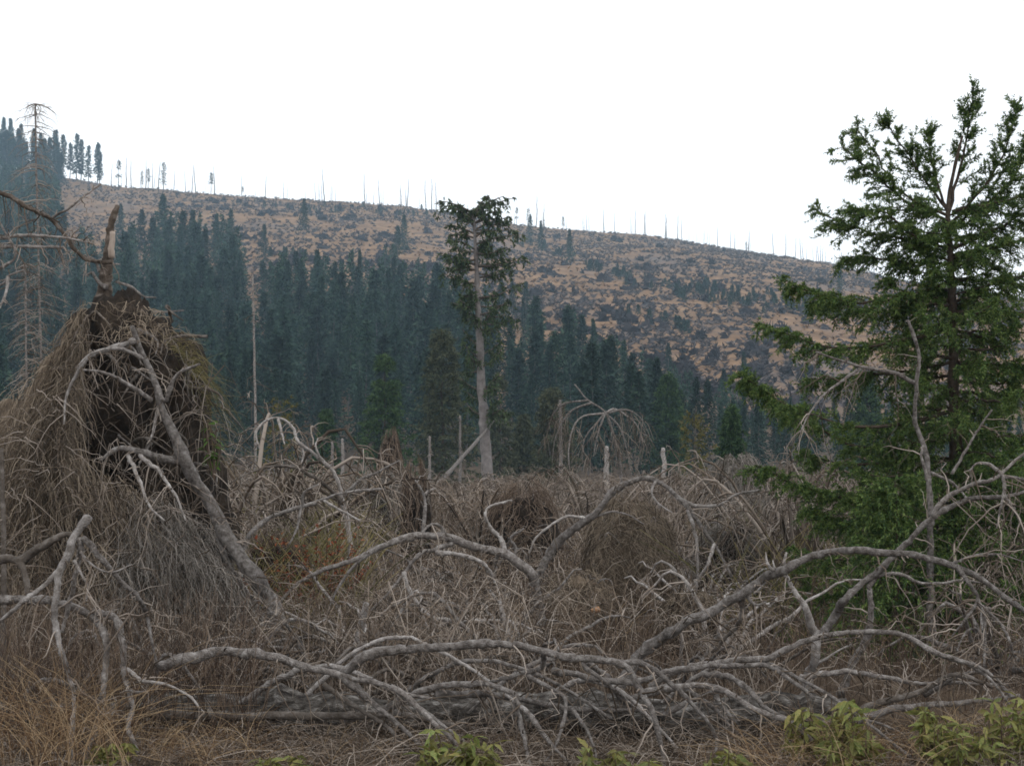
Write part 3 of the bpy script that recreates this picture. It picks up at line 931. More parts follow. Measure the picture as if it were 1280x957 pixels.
# the long fallen trunk across the foot of the view, with its low sweeping boughs
W = Wreck('fallen_tree', gb(560, 10.6), 'long grey fallen trunk lying across, with big low sweeping bare boughs', 'fallen tree', 'bark_grey', 'twig_grey', 101)
gl = [gz(P(px, 900, 10.7)[0], 10.7) for px in (-160, 200, 420, 640, 820, 1060)]
lp = np.array([[P(px, 900, 10.7)[0], 10.75 + .1 * math.sin(i), gl[i] + .14] for i, px in enumerate((-160, 200, 420, 640, 820, 1060))])
v, q_, path, _ = limb(lp, .13, .16, W.rng, 90, 14, .12, .14, kink=.03)
W.b['log'] = dict(path=path, o=None, root=None)
MB().add(v, q_).build('trunk', M['bark_log'], W.t)
W.limb('b1', [(200, 832), (230, 822), (280, 815), (320, 815), (345, 822), (380, 834), (420, 842), (450, 850), (480, 855), (505, 866), (540, 873)], 15, 5, 10.0, 9.8)
W.limb('b1a', [(424, 843), (460, 872), (490, 898), (515, 920), (532, 940)], 9, 6, None, 9.6, 'b1')
W.limb('b1b', [(488, 858), (520, 880), (545, 905), (572, 932), (580, 945)], 9, 6, None, 9.5, 'b1')
W.limb('b2', [(428, 842), (450, 824), (475, 815), (520, 811), (560, 808), (600, 802), (640, 805), (675, 812), (700, 820), (740, 823), (775, 831), (790, 842), (805, 868), (816, 885), (822, 910), (828, 945), (832, 965)], 13, 8, 9.95, 9.4)
W.limb('b2a', [(765, 826), (800, 829), (820, 838), (842, 857), (867, 882), (886, 905), (895, 925), (895, 950)], 8, 5, None, 9.5, 'b2')
W.limb('b2b', [(680, 815), (676, 833), (645, 843), (618, 851), (590, 856)], 8, 5, None, 10.0, 'b2')
W.limb('b2c', [(725, 826), (760, 855), (790, 880), (806, 892)], 6, 4, None, 9.9, 'b2')
W.limb('b3', [(430, 902), (480, 886), (510, 872), (540, 859), (580, 854), (612, 856), (642, 866), (646, 878), (662, 893), (685, 926), (712, 955)], 11, 6, 10.3, 9.5, name='bough')
W.limb('b3a', [(643, 876), (652, 905), (658, 935), (662, 965)], 7, 6, None, 9.5, 'b3')
W.limb('b3b', [(545, 868), (580, 868), (620, 870), (670, 878), (720, 886), (780, 887), (830, 890)], 9, 6, None, 10.4, 'b3')
W.limb('b5', [(655, 842), (685, 858), (707, 876), (703, 905), (694, 932), (680, 955)], 6, 4, 10.1, 9.5)
W.limb('b5a', [(716, 886), (730, 905), (742, 930), (746, 952)], 5, 4, None, 9.5, 'b5')
W.limb('r5', [(690, 838), (785, 852), (830, 840), (880, 832), (920, 832), (955, 830), (978, 841), (1000, 858), (1018, 873)], 8, 7, 10.2, 9.8)
W.limb('r5a', [(812, 858), (850, 838), (900, 826), (960, 822), (1010, 800), (1040, 793), (1075, 790), (1110, 790), (1135, 797), (1165, 812), (1200, 825), (1235, 840), (1264, 870)], 9, 7, 10.4, 9.9, name='bough')
W.limb('r5b', [(1155, 806), (1185, 822), (1210, 830), (1240, 850), (1262, 880)], 5, 4, None, 9.9, 'r5a')
W.limb('r6', [(800, 866), (850, 858), (885, 857), (915, 868), (940, 885), (985, 900), (1015, 925)], 10, 8, 10.3, 9.6)
W.limb('r6a', [(880, 842), (915, 848), (938, 864), (957, 884), (985, 898), (1012, 912)], 8, 6, 10.2, 9.6)
W.limb('r6b', [(895, 870), (910, 892), (920, 905)], 8, 6, None, 9.8, 'r6')
W.limb('r7', [(830, 893), (855, 880), (880, 868), (900, 858)], 7, 5, 10.2, 10.3)
for i in range(10):
    i0 = W.rng.integers(8, 84)
    p0 = path[i0]; L_ = W.rng.uniform(.7, 2.0); sx_ = W.rng.choice([-1, 1], p=[.3, .7]); hz_ = W.rng.uniform(.2, .6)
    e1 = np.array([p0[0] + sx_ * L_ * .45, p0[1] - W.rng.uniform(.1, .6), p0[2] + hz_])
    e2 = np.array([p0[0] + sx_ * L_, p0[1] - W.rng.uniform(.3, 1.2), 0]); e2[2] = gz(e2[0], e2[1]) + W.rng.uniform(-.02, .3)
    v, q_, pth, _ = limb([p0, (p0 + e1) / 2 + np.array([0, 0, hz_ * .2]), e1, (e1 + e2) / 2 + np.array([0, 0, .08]), e2], W.rng.uniform(.018, .032), .01, W.rng)
    MB().add(v, q_).build('bough', M[('bark_grey', 'bark_pale', 'bark_grey')[i % 3]], W.t)
    c, _ = grow(spline(pth, 14)[None], 9, .12, .6, W.rng, .2, 1, .5, 1, .25, 6); v, q_ = strands(c, taper(len(c), 6, W.rng.uniform(.004, .008, len(c)), .002), 4); W.tw.add(v, q_)
W.limb('lo', [(185, 890), (260, 896), (340, 894), (420, 895), (500, 892), (560, 905), (620, 915)], 13, 9, 10.25, 10.2, bark='bark_dark')
W.limb('lo2', [(405, 855), (440, 880), (480, 905), (505, 930), (530, 955)], 7, 5, 10.2, 9.6, bark='bark_dark')
W.done()

# the great arched bough on the slope of the right
W = Wreck('arched_bough', gb(805, 10.9), 'great arched grey bough curving over before the dark young spruce', 'fallen branch', 'bark_grey', 'twig_grey', 102)
W.limb('a', [(770, 868), (785, 842), (800, 820), (825, 796), (850, 780), (880, 766), (905, 755), (932, 741), (955, 725), (985, 707), (1010, 697), (1040, 688), (1070, 686), (1110, 692), (1150, 695), (1190, 705), (1220, 720), (1255, 745), (1290, 772), (1330, 830)], 15, 7, 10.9, 10.6, tw=.7)
W.limb('a1', [(1196, 708), (1210, 728), (1222, 748), (1205, 775), (1190, 795)], 6, 3, None, 10.5, 'a', tw=1.5)
W.limb('a2', [(1222, 748), (1231, 770), (1231, 800), (1230, 832)], 5, 4, None, 10.5, 'a1')
W.limb('a3', [(1228, 757), (1250, 778), (1262, 800), (1268, 822)], 4, 3, None, 10.4, 'a1')
W.limb('a4', [(1190, 704), (1215, 695), (1245, 692), (1262, 696), (1290, 705)], 4, 2, None, 10.9, 'a', tw=2)
W.limb('a5', [(928, 745), (925, 775), (905, 800), (890, 815)], 8, 5, None, 11.0, 'a', bark='bark_dark', tw=2)
W.limb('a6', [(930, 742), (945, 756), (958, 752)], 5, 3, None, 10.8, 'a')
W.limb('a7', [(970, 715), (960, 705), (957, 690)], 5, 2, None, 10.8, 'a', bark='bark_pale')
W.done()

W = Wreck('leaning_bough', gb(1012, 11.4), 'grey forked bough rising from a pale broken stub towards the big spruce', 'fallen branch', 'bark_grey', 'twig_grey', 103)
W.limb('s', [(1006, 885), (1012, 850), (1020, 820), (1022, 790)], 15, 12, 11.4, 11.3, name='stem', bark='bark_pale')
W.limb('a', [(1026, 795), (1045, 765), (1060, 747), (1085, 724), (1110, 702), (1130, 684), (1146, 665), (1165, 648), (1190, 632), (1215, 623), (1250, 621), (1290, 612)], 11, 6, 11.3, 11.2, tw=.7)
W.limb('b', [(1166, 646), (1172, 634), (1190, 617), (1215, 606), (1238, 600), (1252, 592), (1270, 575), (1290, 560)], 7, 4, None, 11.2, 'a')
W.limb('c', [(1252, 592), (1238, 580), (1222, 579), (1212, 588)], 5, 3, None, 11.1, 'b')
W.limb('d', [(1253, 594), (1255, 615), (1250, 640), (1246, 660)], 5, 3, None, 11.0, 'b', tw=2.5, hang=.7)
W.limb('e', [(1255, 618), (1266, 635), (1278, 658), (1290, 690)], 5, 3, None, 11.0, 'd', tw=2.5, hang=.7)
W.limb('f', [(1252, 594), (1268, 596), (1290, 604)], 5, 4, None, 11.2, 'b')
W.limb('g', [(1085, 735), (1100, 720), (1125, 717), (1148, 728), (1175, 728), (1205, 724), (1225, 728)], 6, 3, None, 11.2, 'a')
W.limb('h', [(1018, 790), (1010, 770), (998, 745), (985, 725), (980, 706), (983, 690)], 10, 4, None, 11.3, 's', bark='bark_pale', sub=False)
W.limb('i', [(985, 722), (970, 712), (966, 700)], 4, 2, None, 11.2, 'h', bark='bark_pale')
W.done()

W = Wreck('broken_dead_tree', gb(1080, 11.9), 'broken upright pale-barked stem under the arched bough', 'dead tree', 'bark_grey', 'twig_grey', 104)
W.limb('a', [(1050, 870), (1062, 835), (1076, 812), (1088, 785), (1087, 735)], 12, 8, 11.9, 11.8, name='stem')
W.limb('b', [(1022, 828), (1045, 815), (1066, 804)], 4, 3, 11.6, None, bark='bark_pale')
W.done()

W = Wreck('brush_bough', gb(1160, 10.7), 'low dark curved bough lying among leafy shoots under the right arch', 'fallen branch', 'bark_grey', 'twig_grey', 105)
W.limb('a', [(1050, 895), (1100, 878), (1140, 868), (1172, 852), (1195, 843), (1215, 846), (1240, 858)], 11, 6, 10.7, 10.4, bark='bark_dark', tw=1.6)
W.limb('b', [(1060, 905), (1110, 888), (1160, 880), (1220, 876), (1275, 868)], 10, 6, 10.6, 10.4, tw=1.5)
W.limb('c', [(1000, 845), (1040, 841), (1075, 840), (1110, 847), (1150, 854), (1190, 853), (1260, 855)], 8, 4, 10.9, 10.8, tw=1.5)
W.limb('d', [(1045, 882), (1075, 895), (1110, 908), (1135, 922)], 6, 4, 10.3, 9.8)
W.limb('e', [(1155, 868), (1185, 850), (1205, 842), (1235, 838)], 9, 5, 10.8, 10.6, tw=1.5)
W.done()

# the bleached crooked branches on the left
W = Wreck('bleached_branch', gb(95, 9.9), 'crooked bleached branch with drooping limbs and sawn-off pale end', 'fallen branch', 'bark_pale', 'twig_grey', 106)
W.limb('a', [(110, 646), (95, 665), (85, 690), (74, 715), (70, 750), (70, 780), (77, 815), (87, 845), (92, 875), (91, 930), (90, 965)], 11, 4, 9.7, 9.5, tw=.7)
W.limb('b', [(99, 672), (97, 700), (94, 722), (86, 757), (77, 790)], 8, 6, None, 9.9, 'a', bark='bark_grey', tw=.5)
W.limb('c', [(73, 713), (50, 735), (25, 755), (-5, 780), (-40, 800)], 7, 5, None, 9.4, 'a', tw=.5)
W.limb('d', [(103, 672), (130, 700), (150, 725), (172, 745), (184, 770), (190, 800), (196, 832)], 8, 4, None, 9.9, 'a', bark='bark_grey')
W.limb('e', [(100, 690), (118, 708), (140, 715), (165, 705)], 4, 2, None, 9.8, 'd')
W.limb('f', [(92, 700), (104, 722), (109, 735), (108, 755)], 4, 3, None, 9.7, 'a')
W.done()
W = Wreck('drooping_branch', gb(135, 10.1), 'thick grey branch hooking over and down among red-brown stalks', 'fallen branch', 'bark_pale', 'twig_grey', 107)
W.limb('a', [(-20, 755), (40, 747), (70, 752), (95, 758), (120, 775), (132, 800), (132, 830), (128, 865), (120, 905), (112, 930), (105, 955)], 12, 9, 10.2, 9.6, tw=.8, bark='bark_grey')
W.limb('b', [(118, 762), (145, 772), (152, 800), (155, 840), (166, 880), (160, 905), (170, 935), (176, 965)], 9, 7, None, 9.5, 'a', tw=.8, bark='bark_grey')
W.limb('c', [(158, 835), (175, 848), (205, 855), (235, 868), (255, 890)], 5, 3, None, 9.6, 'b', tw=1.5)
W.limb('d', [(-30, 705), (0, 698), (22, 700), (32, 720), (36, 748)], 12, 9, 10.4, 10.2, bark='bark_dark', tw=.6)
W.limb('e', [(20, 702), (40, 690), (58, 678), (78, 668), (92, 668)], 13, 9, None, 10.2, 'd', bark='bark_dark', tw=.8)
W.limb('f', [(155, 850), (165, 862), (185, 864)], 4, 3, None, 9.6, 'b')
W.done()

# the leaning dead trunk before the big root plate
W = Wreck('leaning_dead_tree', gb(358, 13.2), 'leaning grey dead trunk forked low and propped before the big root plate', 'dead tree', 'bark_grey', 'twig_grey', 108)
W.limb('a', [(366, 835), (358, 812), (345, 785), (330, 752), (310, 712), (285, 666), (260, 620), (232, 572), (207, 520), (195, 480), (176, 442), (165, 408)], 26, 6, 13.2, 13.2, name='trunk', tw=.4)
W.limb('b', [(338, 782), (312, 748), (288, 712), (272, 672)], 11, 9, None, 13.3, 'a', tw=.3)
W.limb('c', [(196, 482), (205, 500), (222, 468), (250, 455)], 7, 4, None, 12.9, 'a')
W.limb('d', [(232, 572), (210, 575), (180, 565), (150, 560), (125, 575)], 12, 5, None, 12.7, 'a', tw=2, hang=.8)
W.limb('e', [(170, 425), (140, 435), (110, 448), (85, 490), (80, 530)], 8, 3, None, 12.8, 'a', tw=1.5, hang=.6, bark='bark_pale')
W.limb('f', [(180, 448), (150, 436), (118, 440), (95, 460)], 6, 3, None, 12.7, 'a', tw=1, bark='bark_pale')
W.limb('g', [(190, 500), (160, 480), (130, 465), (104, 462)], 7, 3, None, 12.7, 'a', tw=1.2)
W.limb('h', [(160, 568), (175, 600), (185, 630), (205, 650)], 6, 3, None, 12.5, 'd', bark='bark_pale', tw=1.5, hang=.7)
W.limb('i', [(175, 568), (200, 590), (220, 620), (232, 650)], 6, 3, None, 12.4, 'd', bark='bark_pale', tw=1.5, hang=.7)
W.limb('j', [(198, 510), (190, 545), (182, 560)], 5, 3, None, 12.9, 'a')
W.done()

# boughs of the middle ground
W = Wreck('arching_tree', gb(682, 14.5), 'grey bent tree with boughs arching over towards the leaning trunk', 'dead tree', 'bark_grey', 'twig_grey', 109)
W.limb('s', [(688, 870), (684, 830), (678, 790), (674, 755), (668, 722)], 13, 12, 14.5, 14.4, name='trunk')
W.limb('a', [(668, 722), (650, 705), (630, 691), (600, 683), (570, 675), (540, 668), (500, 673), (470, 686), (440, 700), (400, 715), (370, 730), (345, 757)], 13, 4, None, 14.0, 's', sub=False)
W.limb('b', [(520, 671), (480, 682), (455, 697), (435, 716), (417, 745), (405, 775)], 6, 3, None, 13.8, 'a')
W.limb('c', [(570, 676), (545, 686), (525, 692), (505, 716), (485, 741), (460, 766)], 6, 3, None, 13.8, 'a')
W.limb('d', [(545, 690), (578, 694), (605, 705), (620, 730), (626, 760), (628, 790)], 6, 3, None, 13.9, 'c', bark='bark_pale')
W.limb('e', [(632, 691), (625, 672), (612, 658), (606, 645), (612, 633), (640, 625)], 6, 3, None, 14.5, 'a', bark='bark_pale')
W.limb('f', [(560, 675), (552, 660), (540, 655), (525, 668)], 5, 3, None, 14.0, 'a')
W.limb('g', [(640, 697), (645, 685), (638, 672), (655, 660)], 5, 3, None, 14.4, 'a')
W.done()
W = Wreck('twisted_bough', gb(685, 16.5), 'long dark bough rising and arching across the grassy root mound', 'fallen branch', 'bark_grey', 'twig_grey', 110)
W.limb('a', [(668, 760), (672, 735), (678, 708), (695, 681), (720, 660), (745, 640), (764, 616), (790, 600), (812, 597), (830, 606), (852, 626), (868, 645), (886, 670), (900, 692), (915, 720)], 12, 4, 16.5, 15.8, tw=.8)
W.limb('b', [(860, 636), (868, 662), (872, 700), (871, 740)], 5, 3, None, 15.7, 'a', bark='bark_pale', tw=1.5)
W.limb('c', [(735, 648), (710, 645), (690, 655), (670, 672), (662, 690)], 4, 3, None, 16.3, 'a', bark='bark_pale', tw=1.5)
W.limb('d', [(735, 648), (765, 640), (785, 643), (805, 655)], 4, 2, None, 16.1, 'a')
W.limb('e', [(820, 600), (815, 615), (822, 628), (840, 640)], 4, 2, None, 15.9, 'a', bark='bark_pale')
W.limb('f', [(893, 680), (885, 705), (870, 725), (850, 745)], 5, 3, None, 15.8, 'a', bark='bark_pale', tw=1.5)
W.limb('g', [(846, 622), (870, 632), (900, 630), (920, 618), (950, 612)], 5, 3, None, 16.2, 'a', bark='bark_pale', tw=1.5)
W.done()
W = Wreck('pale_crooked_branch', gb(560, 12.8), 'short crooked whitish branch lying level before the bent tree', 'fallen branch', 'bark_pale', 'twig_pale', 111)
W.limb('a', [(505, 715), (511, 737), (520, 752), (536, 769), (560, 775), (600, 775), (640, 777), (672, 790)], 6, 5, 12.8, 13.2)
W.limb('b', [(560, 776), (545, 790), (530, 815), (525, 880)], 6, 5, None, 12.8, 'a', bark='bark_grey')
W.limb('c', [(640, 777), (655, 800), (672, 818)], 5, 3, None, 12.8, 'a')
W.done()
W = Wreck('arched_twig', gb(305, 14.6), 'slender pale branch arching out beside the leaning trunk', 'fallen branch', 'bark_pale', 'twig_grey', 112)
W.limb('a', [(300, 790), (300, 740), (304, 690), (312, 668), (335, 648), (370, 635), (400, 626), (432, 615), (478, 611)], 8, 4, 14.6, 14.8)
W.limb('b', [(378, 633), (380, 615), (398, 605)], 4, 3, None, 14.5, 'a')
W.limb('c', [(376, 635), (372, 655), (362, 680)], 4, 3, None, 14.5, 'a')
W.limb('d', [(405, 625), (425, 637), (450, 650)], 4, 3, None, 14.6, 'a')
W.done()
W = Wreck('hooped_branch', gb(425, 20), 'pale hooped branch bent into an arch over olive scrub', 'fallen branch', 'bark_pale', 'twig_grey', 113)
W.limb('a', [(440, 700), (432, 640), (418, 592), (396, 570), (374, 553), (366, 536), (352, 523), (334, 525), (320, 540), (324, 560)], 7, 3, 20, 20, tw=.8)
W.limb('b', [(348, 523), (352, 540), (356, 555)], 4, 2, None, 19.8, 'a')
W.limb('c', [(372, 550), (380, 565), (376, 580)], 4, 2, None, 19.8, 'a')
W.limb('d', [(428, 620), (450, 600), (475, 588), (500, 575)], 5, 2, None, 20.3, 'a', bark='bark_grey')
W.limb('e', [(405, 577), (395, 560), (397, 548)], 4, 2, None, 20, 'a')
W.limb('f', [(430, 630), (400, 600), (360, 583), (320, 588), (285, 605)], 6, 3, None, 19, 'a', bark='bark_dark')
W.done()
W = Wreck('pale_stub', gb(448, 12.2), 'upright pale broken stub poking up behind the long low bough', 'stump', 'bark_pale', 'twig_grey', 114)
W.limb('a', [(440, 880), (445, 830), (449, 792), (458, 754)], 13, 9, 12.2, 12.2, name='stem', tw=.2)
W.done()
# dead drooping twigs and a thin dead stem in front of the green spruce
W = Wreck('thin_dead_tree', gb(1165, 14.2), 'thin grey dead stem with hanging bare twigs before the green spruce', 'dead tree', 'bark_grey', 'twig_grey', 115)
W.limb('a', [(1166, 820), (1164, 720), (1163, 640), (1160, 580), (1150, 545), (1143, 525), (1146, 480), (1148, 440), (1135, 400)], 11, 4, 14.2, 14.4, name='stem', tw=.5)
W.limb('b', [(1142, 478), (1115, 466), (1085, 460), (1055, 452), (1020, 440)], 6, 3, None, 13.9, 'a', tw=1.5, hang=.8)
W.limb('c', [(1075, 460), (1050, 478), (1028, 495), (1010, 520), (1000, 540)], 4, 2, None, 13.6, 'b', tw=2, hang=.9)
W.limb('d', [(1164, 590), (1185, 600), (1200, 612), (1210, 625)], 4, 3, None, 13.9, 'a')
W.limb('e', [(1190, 592), (1206, 565), (1222, 538), (1240, 512)], 4, 3, 13.9, 13.8, 'd')
W.limb('f', [(1160, 600), (1152, 570), (1155, 552)], 5, 3, None, 14.2, 'a')
W.done()

# poles, snags and the leaning log farther off
def pole(uu, top, d, wpx, label, seed, nbr=0, tilt=0, name='dead_pole', bark='bark_grey', cat='dead tree', bottom=None):
    rg = np.random.default_rng(seed)
    b = gb(uu, d)
    top3 = P(uu + tilt, top, d)
    tt_ = thing(name, b, label, cat)
    mid = (np.array(b) + top3) / 2 + rg.normal(0, .004, 3) * (top3[2] - b[2])
    v, q_, path, _ = limb([(b[0], b[1], b[2] - .2), mid, top3], wpx / 2 * d / F, wpx * .32 * d / F, rg, 26, 8, .2, .1, kink=.08)
    MB().add(v, q_).build('stem', M[bark], tt_)
    if nbr:
        H = top3[2] - b[2]
        c, _ = grow(path[None], nbr, H * .03, H * .13, rg, .15, 1, 0, 1, .5, 5, flat=.3)
        v, q_ = strands(c, taper(len(c), 5, wpx * .15 * d / F, wpx * .05 * d / F), 4)
        c2, _ = grow(c, 3, H * .01, H * .05, rg, .2, 1, .5, 1, .5, 4)
        v2, q2 = strands(c2, taper(len(c2), 4, wpx * .07 * d / F, wpx * .03 * d / F), 3)
        tag(MB().add(v, q_).add(v2, q2).build('branches', M['twig_grey'], tt_), kind='stuff')
    return tt_


pole(319, 345, 45, 3.6, 'slender tall pale snag standing alone before the slope forest', 1, 26, -3, 'standing_pole', 'bark_grey')
pole(758, 558, 55, 8, 'straight pale pole under the drooping bare crown', 2, 3, 0, bark='bark_pale')
pole(829, 560, 60, 8, 'straight pale broken pole with flat top behind the arched bough', 3, 4, 0, bark='bark_pale')
pole(415, 552, 70, 5, 'shorter grey broken pole of two before the small dark spruce', 4, 0)
pole(428, 548, 72, 5, 'taller faint grey pole of two before the small dark spruce', 5, 2)
pole(700, 500, 80, 5, 'thin grey dead conifer stem left of the drooping crown'.replace('left of', 'beside'), 6, 40, bark='bark_grey')
pole(575, 520, 90, 4, 'bare grey stem between the olive-brown spruce and the tall trunk', 7, 24)
pole(537, 545, 70, 4, 'thin dead stem at the foot of the olive-brown spruce', 8, 20)
pole(58, 130, 34, 3.6, 'tall grey dead spruce with short bare branches behind the root plate', 9, 260, -14, 'dead_spruce', cat='dead tree')
pole(38, 330, 30, 3.6, 'shorter grey dead spruce beside the tall dead one', 10, 220, -6, 'dead_spruce')
pole(8, 560, 11.5, 8, 'dark thin upright stem rising from the stalks by the bleached branch', 12, 3, -6, bark='bark_dark')
# leaning log before the tall trunk
rg = np.random.default_rng(3)
a, b = P(548, 606, 70), P(628, 515, 76)
v, q_, _, _ = limb([a - np.array([.6, .4, .6]), (a + b) / 2, b], .13, .06, rg, 24, 8, .1, .05)
tag(MB().add(v, q_).build('leaning_log', M['bark_grey'], base=tuple(a)), 'straight grey log leaning up against the tall bare trunk', 'log')

# the drooping bare crown (a broken top hanging over)
rg = np.random.default_rng(44)
c0 = P(757, 520, 40); gx_ = gb(757, 40)
t = thing('drooping_dead_tree', gx_, 'bare pale umbrella-shaped crown drooping from a leaning broken stem', 'dead tree')
st = [(gx_[0] + .5, 40, gx_[2] - .2), P(775, 580, 40), P(768, 545, 40), P(757, 516, 40), P(735, 500, 40.2), P(718, 480, 40.4)]
v, q_, path, _ = limb(st, .055, .02, rg, 30, 7)
MB().add(v, q_).build('stem', M['bark_grey'], t)
for i, tips_ in enumerate([[(757, 516), (725, 522), (712, 550), (712, 585), (722, 605)], [(757, 516), (785, 512), (802, 525), (812, 545)], [(757, 514), (745, 530), (730, 550), (728, 580)], [(757, 516), (775, 535), (785, 570), (790, 600)], [(735, 500), (705, 505), (690, 520), (682, 550)], [(740, 503), (712, 515), (695, 545), (690, 580)], [(757, 516), (770, 512), (795, 530), (805, 560)], [(757, 516), (765, 540), (770, 570), (775, 598)], [(757, 516), (748, 540), (742, 570)]]):
    pp = np.array(tips_, float)
    v, q_, path, _ = limb(P(pp[:, 0], pp[:, 1], 40 + np.linspace(0, 1, len(pp)) * rg.uniform(-1, 1)), .035, .012, rg, 18, 5)
    bo = MB().add(v, q_).build('bough', M['bark_grey'], t)
    c, _ = grow(spline(path, 10)[None], 11, .3, .9, rg, .15, 1, .5, .8, .8, 6)
    v, q_ = strands(c, taper(len(c), 6, .012, .005), 3)
    c2, _ = grow(c, 3, .2, .5, rg, .2, 1, .6, .6, .9, 4)
    v2, q2 = strands(c2, taper(len(c2), 4, .008, .004), 3)
    tag(MB().add(v, q_).add(v2, q2).build('twigs', M['twig_grey'], bo), kind='stuff')

# boughs reaching in over the root plate from the left edge
W = Wreck('mossy_bough', gb(-40, 14.0), 'mossy brown and bleached boughs reaching out across the grey dead spruces', 'dead tree', 'bark_brown', 'twig_grey', 120)
W.limb('s', [(-40, 830), (-50, 600), (-60, 400), (-50, 300), (-30, 240)], 30, 14, 14.0, 14.0, name='trunk', tw=0)
W.limb('a', [(-30, 232), (5, 242), (40, 262), (62, 272), (78, 290), (100, 318), (125, 328), (140, 328)], 6, 7, None, 14.4, 's', sub=False, tw=4, tlen=.7)
W.limb('b', [(66, 272), (90, 257), (112, 240), (126, 230)], 4, 3, None, 14.2, 'a', bark='bark_grey', tw=.5)
W.limb('c', [(-50, 300), (0, 297), (40, 294), (85, 298), (118, 305)], 6, 3, None, 13.8, 's', sub=False, bark='bark_pale', tw=4, tlen=.7)
W.limb('d', [(-50, 310), (0, 308), (40, 308), (80, 309)], 6, 5, None, 13.9, 's', sub=False, bark='bark_pale', tw=4, tlen=.7)
W.limb('e', [(-50, 360), (0, 335), (20, 318), (5, 288), (-5, 270)], 6, 3, None, 13.8, 's', sub=False, bark='bark_grey')
W.limb('f', [(-50, 360), (0, 356), (12, 344), (30, 338)], 5, 3, None, 13.8, 's', sub=False, bark='bark_pale')
W.limb('g', [(10, 345), (8, 365), (0, 385)], 5, 3, None, 13.7, 'f', bark='bark_pale')
W.done()

# ------------------------------------------------------------------ root plates
def soil_mass(c, rx, ry, rz, seed, nu=40, nv=28, am=.3, power=.8, holes=()):
    a = np.linspace(0, 2 * math.pi, nu, endpoint=False); b = np.linspace(-math.pi / 2, math.pi / 2, nv)
    A, B = np.meshgrid(a, b)
    cb = np.sign(np.cos(B)) * np.abs(np.cos(B)) ** power
    v = np.stack([np.cos(A) * cb, np.sin(A) * cb, np.sin(B)], -1)
    nn = fbm(v * 2.2 + seed, 5, seed)
    s = 1 + am * nn * 1.4
    for (hx, hz, hr, dep) in holes:
        dd = np.sqrt((v[..., 0] - hx) ** 2 + (v[..., 2] - hz) ** 2) / hr
        s = s - np.where(v[..., 1] < 0, dep * np.exp(-dd ** 4), 0)
    v = v * s[..., None] * np.array([rx, ry, rz]) + np.asarray(c)
    i = np.arange(A.size).reshape(A.shape)
    q = np.stack([i[:-1], np.roll(i, -1, 1)[:-1], np.roll(i, -1, 1)[1:], i[1:]], -1)
    return v.reshape(-1, 3), q.reshape(-1, 4)


def curtain(top, bot, d0, d1, n, rg, S=8, spread=34, drop=.12, bulge=.3):
    """strands hanging from one traced edge to another"""
    top = np.array(top, float); bot = np.array(bot, float)
    t_ = rg.random(n)
    tu = np.interp(t_, np.linspace(0, 1, len(top)), top[:, 0]) + rg.normal(0, 3, n); tv = np.interp(t_, np.linspace(0, 1, len(top)), top[:, 1]) + rg.normal(0, 4, n)
    t2 = np.clip(t_ + rg.normal(0, .05, n), 0, 1)
    bu = np.interp(t2, np.linspace(0, 1, len(bot)), bot[:, 0]) + rg.normal(0, spread, n); bv = np.interp(t2, np.linspace(0, 1, len(bot)), bot[:, 1])
    st = rg.uniform(0, .85, n); en = np.clip(st + rg.uniform(.1, .42, n), .1, 1.05)
    s = st[:, None] + (en - st)[:, None] * np.linspace(0, 1, S)
    uu = tu[:, None] + (bu - tu)[:, None] * s ** .8 + rg.normal(0, 2.6, (n, S)).cumsum(1) + rg.normal(0, 14, n)[:, None] * np.linspace(0, 1, S)
    vv = tv[:, None] + (bv - tv)[:, None] * s + rg.normal(0, 2.2, (n, S))
    dd = d0 + (d1 - d0) * s + bulge * rg.normal(0, 1, n)[:, None] * .5
    return P(uu, vv, dd)


rg = np.random.default_rng(200)
D = 14.6
rb = gb(150, D)
t = thing('root_plate', rb, 'big upturned root plate hung with roots and dry grass under a broken stem', 'root plate')
for nm_, uu, vv, ru_, rv_, dy, sd_, mt_, hl in [('soil', 155, 478, 62, 114, .08, 3, 'soil', [(-.45, .1, .4, .5), (.5, .3, .35, .3)]), ('soil', 212, 560, 48, 130, .12, 5, 'soil', [(.2, .3, .4, .35), (-.3, -.2, .4, .3)]), ('soil', 150, 690, 120, 150, .45, 6, 'soil', [(.2, .2, .4, .3)]),
                                                ('soil_bank', 45, 660, 95, 175, .6, 8, 'soil_tan', []), ('soil_bank', 78, 545, 42, 125, .45, 9, 'soil_tan', [(.2, 0, .4, .4)])]:
    c_ = P(uu, vv, D)
    v, q_ = soil_mass((c_[0], D + dy, c_[2]), ru_ * D / F, .5, rv_ * D / F, sd_, 48, 34, .36, .62, hl)
    MB().add(v, q_).build(nm_, M[mt_], t)
# thin roots straggling over the dark earth
n = 150
uu = rg.uniform(95, 280, n); vv = 380 + (rg.random(n)) * 230 + np.clip(uu - 190, 0, 99) * .8
s_ = np.linspace(0, 1, 8)
an = rg.uniform(-.4, 3.5, n); L_ = rg.uniform(15, 85, n)
pu = uu[:, None] + np.cos(an)[:, None] * L_[:, None] * s_ + rg.normal(0, 1.6, (n, 8)).cumsum(1)
pv_ = vv[:, None] + np.abs(np.sin(an))[:, None] * L_[:, None] * s_ + L_[:, None] * .5 * s_ ** 2 + rg.normal(0, 1.6, (n, 8)).cumsum(1)
v, q_ = strands(P(pu, pv_, 14.25 + rg.uniform(-.3, .1, n)[:, None] + 0 * pu), taper(n, 8, rg.uniform(.002, .007, n), .0015), 4)
tag(MB().add(v, q_).build('fine_roots', M['twig_grey'], t), kind='stuff')
